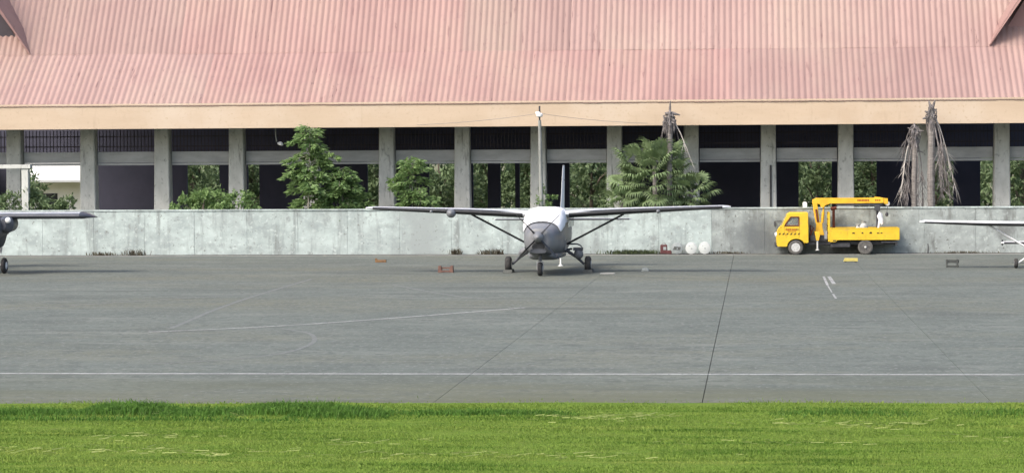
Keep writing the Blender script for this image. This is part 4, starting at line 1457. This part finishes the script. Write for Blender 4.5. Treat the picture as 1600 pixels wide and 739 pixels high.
for s in (-1, 1):
    secs = [(s * 0.3, -0.75, 1.93, 1.62, 0.14, 0.02), (s * 2.8, -0.75, 1.965, 1.62, 0.14, 0.02), (s * 5.3, -0.62, 2.045, 1.15, 0.125, 0.0), (s * 5.5, -0.5, 2.05, 0.9, 0.07, 0.0)]
    q = MB()
    wing(q, secs)
    w_ = q.build('wing', 'paint_white', ce, smooth=50)
    q = MB()
    boot(q, secs[:3], off=0.004, up=2)
    q.build('leading_edge_strip', 'boot', w_, smooth=60)
    q = MB()
    rings = []
    for t in (0, 1):
        p = Vector((s * 0.5, -0.3, 0.72)).lerp(Vector((s * 2.48, -0.25, 1.90)), t)
        rings.append([p + Vector((0, 0.10 * math.cos(a), 0.055 * math.sin(a))) for a in np.linspace(0, 2 * math.pi, 10, endpoint=False)])
    q.loft(rings)
    q.build('wing_strut', 'paint_white', ce, smooth=60)
    q = MB()
    q.tube([(s * 0.45, 0, 0.66), (s * 0.8, 0, 0.5), (s * 1.2, 0, 0.23)], [0.05, 0.045, 0.035], 8)
    q.build('gear_leg', 'paint_white', ce, smooth=50)
    aero_wheel(ce, (s * 1.29, 0, 0.215), 0.215, 0.16)
    q = MB()
    ts2 = [(s * 0.04, 4.55, 0.95, 1.1, 0.13, 0), (s * 1.6, 4.75, 0.95, 0.85, 0.14, 0), (s * 1.70, 4.85, 0.95, 0.7, 0.10, 0)]
    wing(q, ts2)
    st = q.build('tailplane', 'paint_white', ce, smooth=50)
    q = MB()
    boot(q, ts2[:2], off=0.006)
    q.build('leading_edge_strip', 'boot', st, smooth=60)
    q = MB()
    q.box((s * 1.66, 5.2, 0.97), (0.05, 0.55, 0.26))
    q.build('tip_plate', 'boot', st, bevel=0.01)
q = MB()
rings = []
for z, y0, c in ((1.1, 3.6, 2.0), (1.5, 4.4, 1.3), (2.65, 5.1, 0.7)):
    rings.append([Vector((pz * 0.8, y0 + py * c, z)) for py, pz in airfoil(1.0, 0.11, 8)])
q.loft(rings)
q.build('fin', 'paint_white', ce, smooth=50)
q = MB()
q.tube([(0, -1.75, 0.75), (0, -1.8, 0.2)], 0.045, 8)
q.build('nose_leg', 'metal', ce)
aero_wheel(ce, (0, -1.8, 0.20), 0.20, 0.14, 'nose_wheel')

# ================================================================== YELLOW CRANE TRUCK
# local: x from the front bumper backwards, y from the near side away, z up
tk = empty('crane_truck', (2.05, 134.32, 0.0), 'yellow flatbed truck with folded crane boom parked along the wall', 'truck')
TW = 1.72
FWX, RWX, WR = 0.98, 4.50, 0.375
# lower cab body
lower = [(0.02, 0.50), (0.0, 0.80), (0.03, 1.12), (0.12, 1.32), (0.26, 1.47), (1.62, 1.47), (1.62, 0.62), (1.52, 0.60), (1.42, 0.62)]
for a in np.linspace(0, 180, 11):
    lower.append((FWX + 0.02 + 0.46 * math.cos(R(a)), 0.42 + 0.40 * math.sin(R(a))))
lower += [(0.46, 0.42), (0.08, 0.42)]
q = MB()
q.prism_xz(lower, 0, TW)
cab = q.build('cab', 'truck_yellow', tk, bevel=0.025)
q = MB()
q.b2((0.66, 0.04, 2.07), (1.60, TW - 0.04, 2.15))
q.prism_xz([(0.50, 2.02), (0.66, 2.13), (0.70, 2.07), (0.62, 2.0)], 0.05, TW - 0.05)
q.build('cab_roof', 'truck_yellow', cab, bevel=0.03)
for y0, y1 in ((0.0, 0.07), (TW - 0.07, TW)):
    q = MB()
    # A pillar, rear pillar, header
    q.prism_xz([(0.26, 1.465), (0.38, 1.465), (0.72, 1.95), (0.68, 2.12), (0.54, 2.05)], y0, y1)
    q.prism_xz([(1.16, 1.465), (1.62, 1.465), (1.61, 2.13), (1.16, 2.13)], y0 + 0.002, y1 - 0.002)
    q.prism_xz([(0.66, 1.93), (1.17, 1.93), (1.17, 2.12), (0.66, 2.12)], y0 + 0.004, y1 - 0.004)
    q.build('pillar', 'truck_yellow', cab, bevel=0.012)
    q = MB()
    ym = (y0 + y1) / 2
    fr = [(0.42, 1.47), (1.15, 1.47), (1.15, 1.92), (0.74, 1.92)]
    for (a, b) in zip(fr, fr[1:] + fr[:1]):
        q.tube([(a[0], ym - 0.028 if y0 == 0 else ym + 0.028, a[1]), (b[0], ym - 0.028 if y0 == 0 else ym + 0.028, b[1])], 0.028, 6)
    q.build('window_seal', 'brown_red', cab)
    q = MB()
    q.prism_xz(fr, ym - 0.004, ym + 0.004)
    q.build('side_window', 'glass_clear', cab)
q = MB()
q.prism_xz([(1.56, 1.465), (1.61, 1.465), (1.60, 2.1), (1.55, 2.1)], 0.07, TW - 0.07)
q.build('rear_panel', 'truck_yellow', cab)
q = MB()
q.prism_xz([(0.27, 1.47), (0.285, 1.47), (0.56, 2.04), (0.545, 2.05)], 0.07, TW - 0.07)
q.build('windscreen', 'glass_clear', cab)
q = MB()
q.b2((0.85, 0.15, 1.1), (1.45, TW - 0.15, 1.48))
q.b2((1.36, 0.15, 1.48), (1.50, TW - 0.15, 1.62))
q.build('seat', 'dark_metal', cab, bevel=0.04)
q = MB()
q.b2((-0.07, 0.02, 0.40), (0.06, TW - 0.02, 0.60))
q.build('bumper', 'dark_metal', cab, bevel=0.03)
for y in (0.2, TW - 0.2):
    q = MB()
    q.lathe((0.03, y, 1.0), (-1, 0, 0), [(0, 0.11), (0.06, 0.11), (0.09, 0.07)], 14)
    q.build('headlight', 'white_plastic', cab)
q = MB()
q.b2((-0.06, 0.03, 0.96), (0.02, 0.14, 1.06))
q.build('indicator', 'white_plastic', cab, bevel=0.015)
for y, s in ((-0.12, 1), (TW + 0.12, -1)):
    q = MB()
    q.tube([(0.3, y + s * 0.14, 1.70), (0.05, y, 1.70), (-0.05, y, 1.66), (-0.06, y, 1.45)], 0.011, 6)
    q.box((-0.06, y, 1.55), (0.05, 0.13, 0.22))
    q.build('mirror', 'dark_metal', cab)
# door outline (recess seam), handle
q = MB()
for a, b in (((1.17, 0.9), (1.17, 1.45)), ((0.40, 1.18), (0.40, 1.45)), ((0.52, 0.88), (0.40, 1.18)), ((1.10, 0.86), (1.17, 0.92))):
    q.tube([(a[0], 0.0, a[1]), (b[0], 0.0, b[1])], 0.006, 4)
q.build('door_seam', 'brown_red', cab)
q = MB()
q.b2((1.02, -0.025, 1.28), (1.13, 0.0, 1.31))
q.build('door_handle', 'dark_metal', cab)
# red lettering blocks (illegible at this distance) and the row of slanted marks
q = MB()
x = 0.47
for w in (0.05, 0.04, 0.055, 0.035, 0.05, 0.0, 0.055, 0.05, 0.04, 0.06):
    if w:
        q.b2((x, -0.004, 1.235 + random.uniform(-.006, .006)), (x + w, 0.002, 1.325 + random.uniform(-.012, .006)))
    x += w + 0.014
for x0, w in ((0.60, 0.09), (0.71, 0.07), (0.80, 0.08), (0.90, 0.10)):
    q.b2((x0, -0.004, 1.165), (x0 + w, 0.002, 1.205))
q.build('door_lettering', 'mark_red', cab)
q = MB()
for i in range(6):
    x = 0.10 + i * 0.195
    q.prism_xz([(x, 1.015), (x + 0.085, 1.015), (x + 0.145, 1.105), (x + 0.06, 1.105)], -0.005, 0.002)
q.build('hazard_marks', 'mark_dark', cab)
# chassis
q = MB()
for y in (0.42, TW - 0.42):
    q.b2((0.3, y - 0.06, 0.50), (6.05, y + 0.06, 0.68))
for x in (0.7, 2.0, 3.3, 4.5, 5.7):
    q.b2((x - 0.05, 0.43, 0.52), (x + 0.05, TW - 0.43, 0.64))
q.tube([(FWX, 0.15, WR), (FWX, TW - 0.15, WR)], 0.06, 8)
q.tube([(RWX, 0.15, WR), (RWX, TW - 0.15, WR)], 0.08, 8)
q.lathe((RWX, TW / 2 - 0.18, WR), (0, 1, 0), [(0, 0.06), (0.06, 0.17), (0.3, 0.17), (0.36, 0.06)], 14)
q.tube([(1.6, TW / 2, 0.55), (RWX, TW / 2, WR)], 0.045, 8)
q.build('chassis', 'dark_metal', tk)
q = MB()
q.b2((2.75, 0.12, 0.36), (3.75, 0.42, 0.60))
q.build('fuel_tank', 'dark_metal', tk, bevel=0.05)
q = MB()
q.b2((5.30, 0.03, 0.60), (6.10, TW - 0.03, 0.66))
q.b2((6.0, 0.05, 0.48), (6.12, TW - 0.05, 0.60))
q.build('rear_bumper', 'dark_metal', tk)


def truck_wheel(x, y0, y1, hubm, front):
    q_ = MB()
    w = y1 - y0
    q_.lathe((x, y0, WR), (0, 1, 0), [(0.02, WR * 0.58), (0.0, WR * 0.70), (0.01, WR * 0.92), (0.035, WR), (w - 0.035, WR), (w - 0.01, WR * 0.92), (w, WR * 0.7), (w - 0.02, WR * 0.58)], 28)
    o = q_.build('wheel', 'rubber_dusty', tk, smooth=40)
    q_ = MB()
    prof = [(0.0, WR * 0.60), (0.02, WR * 0.59), (0.03, WR * 0.52), (0.05, WR * 0.42), (0.025, WR * 0.25), (0.01, WR * 0.18), (0.005, 0.01)] if front else \
        [(0.01, WR * 0.60), (0.05, WR * 0.56), (0.13, WR * 0.46), (0.13, WR * 0.28), (0.03, WR * 0.26), (0.0, WR * 0.20), (-0.01, 0.01)]
    q_.lathe((x, y0, WR), (0, 1, 0), prof, 24)
    q_.build('rim', hubm, o, smooth=35)
    q_ = MB()
    for k in range(6):
        a = k * math.pi / 3
        q_.lathe((x + math.cos(a) * WR * 0.34, y0 + 0.02, WR + math.sin(a) * WR * 0.34), (0, -1, 0), [(0, 0.018), (0.02, 0.018)], 6)
    q_.build('wheel_nuts', 'dark_metal', o)


truck_wheel(FWX, 0.03, 0.22, 'wheel_white', True)
truck_wheel(FWX, TW - 0.22, TW - 0.03, 'wheel_white', True)
truck_wheel(RWX, 0.02, 0.40, 'rubber_dusty', False)
truck_wheel(RWX, TW - 0.40, TW - 0.02, 'rubber_dusty', False)
q = MB()
q.lathe((RWX, 0.015, WR), (0, -1, 0), [(0, 0.06), (0.02, 0.055), (0.04, 0.02)], 12)
q.build('hub_cap', 'wheel_white', tk)
# bed: floor, side boards, headboard, tailgate
q = MB()
q.b2((2.66, 0.02, 0.76), (6.20, TW - 0.02, 0.84))
q.build('bed_floor', 'truck_yellow', tk)
for y0, y1 in ((0.0, 0.04), (TW - 0.04, TW)):
    q = MB()
    q.prism_xz([(2.72, 0.64), (3.00, 0.64), (3.10, 0.74), (6.22, 0.74), (6.22, 1.36), (2.72, 1.36)], y0, y1)
    sb_ = q.build('side_board', 'truck_yellow', tk, bevel=0.008)
    ys = y0 - 0.012 if y0 == 0 else y1 + 0.012
    q = MB()
    q.b2((2.74, min(ys, (y0 + y1) / 2), 1.325), (6.2, max(ys, (y0 + y1) / 2), 1.365))
    q.b2((2.74, min(ys, (y0 + y1) / 2), 0.75), (6.2, max(ys, (y0 + y1) / 2), 0.785))
    for x in (3.55, 4.5, 5.4, 6.18):
        q.b2((x - 0.02, min(ys, (y0 + y1) / 2), 0.79), (x + 0.02, max(ys, (y0 + y1) / 2), 1.32))
    q.build('board_rail', 'truck_yellow', sb_)
    if y0 == 0:
        q = MB()
        for x0, w, hh in ((3.82, 0.15, 0.05), (4.30, 0.10, 0.05), (4.70, 0.13, 0.07), (5.08, 0.10, 0.05), (5.20, 0.05, 0.03), (5.27, 0.09, 0.05)):
            q.b2((x0, -0.005, 1.06), (x0 + w, 0.002, 1.06 + hh))
            q.b2((x0 + w * 0.3, -0.006, 1.06 + hh * 0.4), (x0 + w * 0.8, 0.001, 1.06 + hh * 1.4))
        q.build('side_lettering', 'mark_dark', sb_)
        q = MB()
        q.b2((2.86, -0.006, 0.68), (3.02, 0.002, 0.735))
        q.build('foot_slot', 'boot', sb_)
q = MB()
q.b2((6.17, 0.045, 0.75), (6.215, TW - 0.045, 1.35))
q.build('tailgate', 'truck_yellow', tk)
q = MB()
q.b2((2.62, 0.0, 0.66), (2.715, 0.12, 2.16))
q.b2((2.62, TW - 0.12, 0.66), (2.715, TW, 2.16))
q.build('headboard_post', 'truck_yellow', tk, bevel=0.012)
q = MB()
for z in (1.05, 1.4, 1.75, 2.08):
    q.b2((2.63, 0.12, z), (2.69, TW - 0.12, z + 0.07))
q.build('headboard_rail', 'brown_red', tk)
# crane between cab and bed
CY = TW / 2 - 0.1
q = MB()
q.b2((1.72, 0.25, 0.68), (2.55, TW - 0.25, 0.98))
q.build('crane_base', 'dark_metal', tk, bevel=0.02)
q = MB()
q.prism_xz([(1.95, 0.98), (2.45, 0.98), (2.36, 1.35), (2.34, 1.62), (2.06, 1.62), (2.02, 1.35)], CY - 0.2, CY + 0.2)
q.build('slew_post', 'crane_yellow', tk, bevel=0.02)
q = MB()
q.prism_xz([(2.02, 1.55), (2.22, 1.55), (2.16, 2.1), (2.06, 2.80), (1.84, 2.80), (1.90, 2.2)], CY - 0.16, CY + 0.10)
q.build('inner_arm', 'crane_yellow', tk, bevel=0.02)
q = MB()
q.tube([(2.34, CY - 0.02, 1.60), (2.40, CY - 0.02, 2.15)], 0.075, 12)
q.tube([(2.40, CY - 0.02, 2.15), (2.44, CY - 0.02, 2.58)], 0.045, 12)
q.build('lift_cylinder', 'crane_yellow', tk, smooth=40)
q = MB()
q.tube([(2.12, CY - 0.19, 1.66), (2.03, CY - 0.19, 2.3)], 0.05, 10)
q.build('side_cylinder', 'brown_red', tk, smooth=40)
q = MB()
q.prism_xz([(1.84, 2.60), (1.86, 2.78), (2.02, 2.87), (5.45, 2.87), (5.45, 2.60), (2.75, 2.58), (2.52, 2.50), (2.40, 2.38), (2.28, 2.38), (2.24, 2.55)], CY - 0.15, CY + 0.15)
bo = q.build('boom', 'crane_yellow', tk, bevel=0.015)
q = MB()
q.prism_xz([(4.95, 2.87), (5.05, 2.92), (5.25, 2.90), (5.55, 2.84), (5.66, 2.84), (5.68, 2.55), (5.50, 2.55), (5.44, 2.62)], CY - 0.12, CY + 0.12)
q.build('boom_tip', 'crane_yellow', bo, bevel=0.012)
q = MB()
q.lathe((5.66, CY - 0.1, 2.56), (0, 1, 0), [(0, 0.10), (0.03, 0.12), (0.17, 0.12), (0.2, 0.10)], 16)
q.build('sheave', 'wheel_white', bo)
q = MB()
x = 4.12
for w in (0.05, 0.06, 0.05, 0.07, 0.05, 0.06, 0.07, 0.06):
    q.b2((x, CY - 0.156, 2.70), (x + w, CY - 0.148, 2.79))
    x += w + 0.018
for x0 in (5.02, 5.12, 5.22):
    q.b2((x0, CY - 0.156, 2.71), (x0 + 0.07, CY - 0.148, 2.78))
q.build('boom_lettering', 'mark_red', bo)
q = MB()
q.b2((3.05, CY - 0.11, 2.46), (5.40, CY + 0.11, 2.575))
q.build('boom_extension', 'dark_metal', bo)
# outriggers
for y, s in ((0.10, -1), (TW - 0.10, 1)):
    q = MB()
    q.prism_xz([(1.94, 1.18), (2.22, 1.18), (2.20, 0.95), (2.15, 0.72), (2.02, 0.72), (1.98, 0.95)], y - 0.06, y + 0.06)
    o = q.build('outrigger', 'crane_yellow', tk, bevel=0.01)
    q = MB()
    q.tube([(2.085, y, 0.72), (2.085, y, 0.28)], 0.045, 10)
    q.lathe((2.085, y, 0.22), (0, 0, 1), [(0, 0.10), (0.03, 0.10), (0.06, 0.05)], 12)
    q.build('jack', 'wheel_white', o, smooth=40)
q = MB()
for k in range(5):
    z = 0.98 + 0.11 * k
    q.tube([(2.46, 0.32, z), (2.52, 0.25, z + 0.10), (2.50, 0.22, z + 0.22)], 0.014, 6)
q.b2((2.44, 0.22, 0.80), (2.58, 0.40, 1.20))
q.build('control_levers', 'metal', tk)
q = MB()
q.tube([(1.70, 0.5, 0.75), (1.76, 0.4, 1.1), (1.9, 0.5, 1.35), (1.74, 0.7, 1.5), (1.78, 0.5, 0.9)], 0.035, 8)
q.build('hydraulic_hose', 'brown_red', tk, smooth=40)
# mast and rest at the back of the bed, wrapped hook block
q = MB()
q.b2((5.08, CY - 0.06, 0.85), (5.20, CY + 0.06, 2.45))
q.b2((5.00, CY - 0.2, 2.2), (5.28, CY + 0.2, 2.45))
q.build('boom_rest', 'dark_metal', tk, bevel=0.01)
q = MB()
q.tube([(2.95, TW - 0.3, 0.85), (2.95, TW - 0.3, 2.4)], 0.07, 8)
q.tube([(2.80, TW - 0.3, 2.3), (3.1, TW - 0.3, 2.35)], 0.09, 8)
q.build('stowed_jib', 'brown_red', tk)
q = MB()
q.tube([(5.66, CY, 2.48), (5.62, CY, 2.10)], 0.012, 6)
q.lathe((5.62, CY, 2.12), (0, 0, -1), [(0, 0.04), (0.05, 0.08), (0.16, 0.08), (0.2, 0.04)], 12)
q.build('hook_block', 'dark_metal', tk)


def sack(name, loc, sx, sy, sz, label, seed):
    q_ = MB()
    r_ = random.Random(seed)
    rings_ = []
    for t, w in ((0, 0.8), (0.08, 1.0), (0.3, 1.1), (0.55, 1.0), (0.7, 0.95), (0.82, 0.6), (0.88, 0.35), (1.0, 0.55)):
        rings_.append([Vector((math.cos(a) * sx * w * r_.uniform(0.72, 1.15), math.sin(a) * sy * w * r_.uniform(0.72, 1.15), sz * t * r_.uniform(0.94, 1.04))) for a in np.linspace(0, 2 * math.pi, 12, endpoint=False)])
    q_.loft(rings_)
    return tag(q_.build(name, 'sack', None, smooth=60, loc=loc), label, 'sack', 'sacks on the truck')


sack('sack', (2.05 + 4.45, 134.9, 0.845), 0.26, 0.25, 0.85, 'grey white sack standing in the middle of the truck bed', 3)
sack('sack', (2.05 + 4.15, 135.1, 0.845), 0.18, 0.2, 0.66, 'smaller pale sack left of the standing sack in the truck bed', 5)
q = MB()
rg = []
for z, w, dx in ((1.50, 0.04, 0.06), (1.62, 0.11, 0.03), (1.78, 0.14, 0.0), (1.92, 0.12, -0.05), (2.02, 0.11, -0.02), (2.14, 0.05, -0.05)):
    rg.append([Vector((dx + math.cos(a) * w * random.uniform(.65, 1.25), math.sin(a) * 0.09, z + random.uniform(-.03, .03))) for a in np.linspace(0, 2 * math.pi, 10, endpoint=False)])
q.loft(rg)
q.tube([(-0.06, 0, 1.7), (-0.12, 0, 1.3), (-0.10, 0, 1.02)], [0.06, 0.05, 0.03], 6)
tag(q.build('white_rag', 'cover_cloth', None, smooth=60, loc=(2.05 + 5.30, 134.32 + CY - 0.10, 0)), 'white rag hung on the post at the rear of the truck bed', 'rag')

# ================================================================== SMALL THINGS BY THE WALL
def drum(x, y, material, label, r=0.295, dark=False):
    root = empty('drum', (x, y, 0.03), label, 'drum', group='drums lying by the wall')
    q_ = MB()
    prof = [(0.0, r - 0.02), (0.0, r), (0.03, r + 0.006), (0.05, r - 0.004), (0.28, r - 0.004), (0.30, r + 0.008), (0.32, r - 0.004), (0.56, r - 0.004), (0.58, r + 0.008), (0.60, r - 0.004), (0.84, r - 0.004), (0.86, r + 0.006), (0.88, r), (0.88, r - 0.02)]
    q_.lathe((0, -0.44, r + 0.008), (0, 1, 0), prof, 28)
    o = q_.build('shell', material, root, smooth=30)
    q_ = MB()
    q_.lathe((0, -0.452, r + 0.008), (0, 1, 0), [(0, 0.01), (0, r - 0.06), (0.006, r - 0.045), (0.011, r - 0.045)], 28)
    q_.build('lid', material, root, smooth=30)
    q_ = MB()
    q_.lathe((0.02, -0.468, r + 0.0), (0, 1, 0), [(0, 0.035), (0.02, 0.04)], 12)
    q_.lathe((-0.10, -0.468, r + 0.14), (0, 1, 0), [(0, 0.022), (0.02, 0.025)], 10)
    q_.build('bung', 'drum_grey', root)
    if dark:
        q_ = MB()
        q_.prism_xz([(-0.2, r - 0.06), (0.16, r - 0.08), (0.2, r + 0.08), (-0.14, r + 0.11)], -0.462, -0.4535)
        q_.build('label_patch', 'wood_grey', root)
    return root


drum(-1.60, 135.35, 'drum_white', 'white drum lying with its round end out, rightmost of the row')
drum(-2.29, 135.37, 'drum_white', 'white drum lying with its round end out, between the grey and the rightmost drum', r=0.285)
drum(-3.02, 135.4, 'drum_grey', 'grey translucent drum between the red can and the white drums', r=0.28, dark=True)
rc_ = empty('red_can', (-3.70, 135.42, 0.03), 'dark red metal can with a pale label at the left of the drums', 'can')
q = MB()
q.b2((-0.18, -0.12, 0), (0.18, 0.14, 0.47))
q.build('body', 'rust_red', rc_, bevel=0.03)
q = MB()
q.tube([(-0.1, 0, 0.465), (-0.08, 0, 0.53), (0.08, 0, 0.53), (0.1, 0, 0.465)], 0.015, 6)
q.build('handle', 'rust_red', rc_)
q = MB()
q.b2((-0.02, -0.125, 0.2), (0.13, -0.119, 0.36))
q.build('label_patch', 'drum_grey', rc_)
rc2 = MB()
rc2.prism_xz([(-0.13, 0), (0.13, 0), (0.12, 0.14), (0.05, 0.2), (-0.12, 0.18)], -0.12, 0.12)
tag(rc2.build('red_block', 'rust_red', None, bevel=0.02, loc=(-3.42, 135.36, 0.02)), 'low dark red block between the red can and the grey drum', 'block')

# chock frames and blocks lying on the apron
tr = empty('wooden_trestle', (-12.64, 114.15, 0), 'low reddish wooden trestle on the apron left of the centre aircraft', 'trestle')
for sx in (-0.24, 0.24):
    q = MB()
    q.prism_xz([(sx - 0.10, 0.003), (sx + 0.10, 0.003), (sx + 0.06 + sx * 0.12, 0.30), (sx - 0.05 + sx * 0.12, 0.30)], -0.16, 0.16)
    q.build('end_block', 'wood_red', tr, bevel=0.01)
for y, z in ((-0.12, 0.06), (0.10, 0.06), (0.0, 0.2)):
    q = MB()
    q.box((0, y, z), (0.40, 0.07, 0.07))
    q.build('rail', 'wood_red', tr, bevel=0.006)
q = MB()
q.prism_xz([(-0.26, 0.003), (0.26, 0.003), (0.27, 0.13), (-0.14, 0.12), (-0.20, 0.20), (-0.27, 0.19)], -0.11, 0.11)
tag(q.build('orange_block', 'wood_orange', None, bevel=0.012, loc=(-17.07, 125.7, 0)), 'small orange brown block on the apron near the wall', 'block')
yb = empty('yellow_block', (5.37, 124.4, 0), 'pale yellow block lying on the apron in front of the truck', 'block')
q = MB()
q.prism_xz([(-0.34, 0.05), (0.34, 0.05), (0.33, 0.20), (-0.28, 0.20)], -0.13, 0.13)
q.build('beam', 'wood_yellow', yb, bevel=0.015)
for sx in (-0.24, 0.24):
    q = MB()
    q.box((sx, 0, 0.026), (0.1, 0.22, 0.046))
    q.build('foot', 'wood_grey', yb)
gc = empty('grey_trestle', (9.62, 118.4, 0), 'dark grey two bar trestle on the apron near the right aircraft', 'trestle')
for z in (0.27, 0.06):
    q = MB()
    q.box((0, 0, z), (0.58, 0.10, 0.14 if z > 0.1 else 0.07))
    q.build('bar', 'wood_grey', gc, bevel=0.01)
for sx in (-0.25, 0.22):
    q = MB()
    q.b2((sx - 0.035, -0.09, 0.003), (sx + 0.035, 0.09, 0.36))
    q.build('upright', 'wood_grey', gc, bevel=0.008)
q = MB()
q.prism_xz([(-0.16, 0.003), (0.16, 0.003), (0.12, 0.12), (0.02, 0.16), (-0.13, 0.13)], -0.12, 0.12)
tag(q.build('stone_block', 'drum_grey', None, bevel=0.02, loc=(-3.96, 115.0, 0)), 'small pale block on the apron right of the centre aircraft', 'block')
q = MB()
q.prism_xz([(-0.36, 0.004), (0.30, 0.004), (0.28, 0.03), (-0.33, 0.035)], -0.42, 0.42)
tag(q.build('metal_plate', 'kerb_concrete', None, bevel=0.005, loc=(-5.46, 112.5, 0)), 'flat pale plate lying just right of the centre aircraft wheel', 'plate')
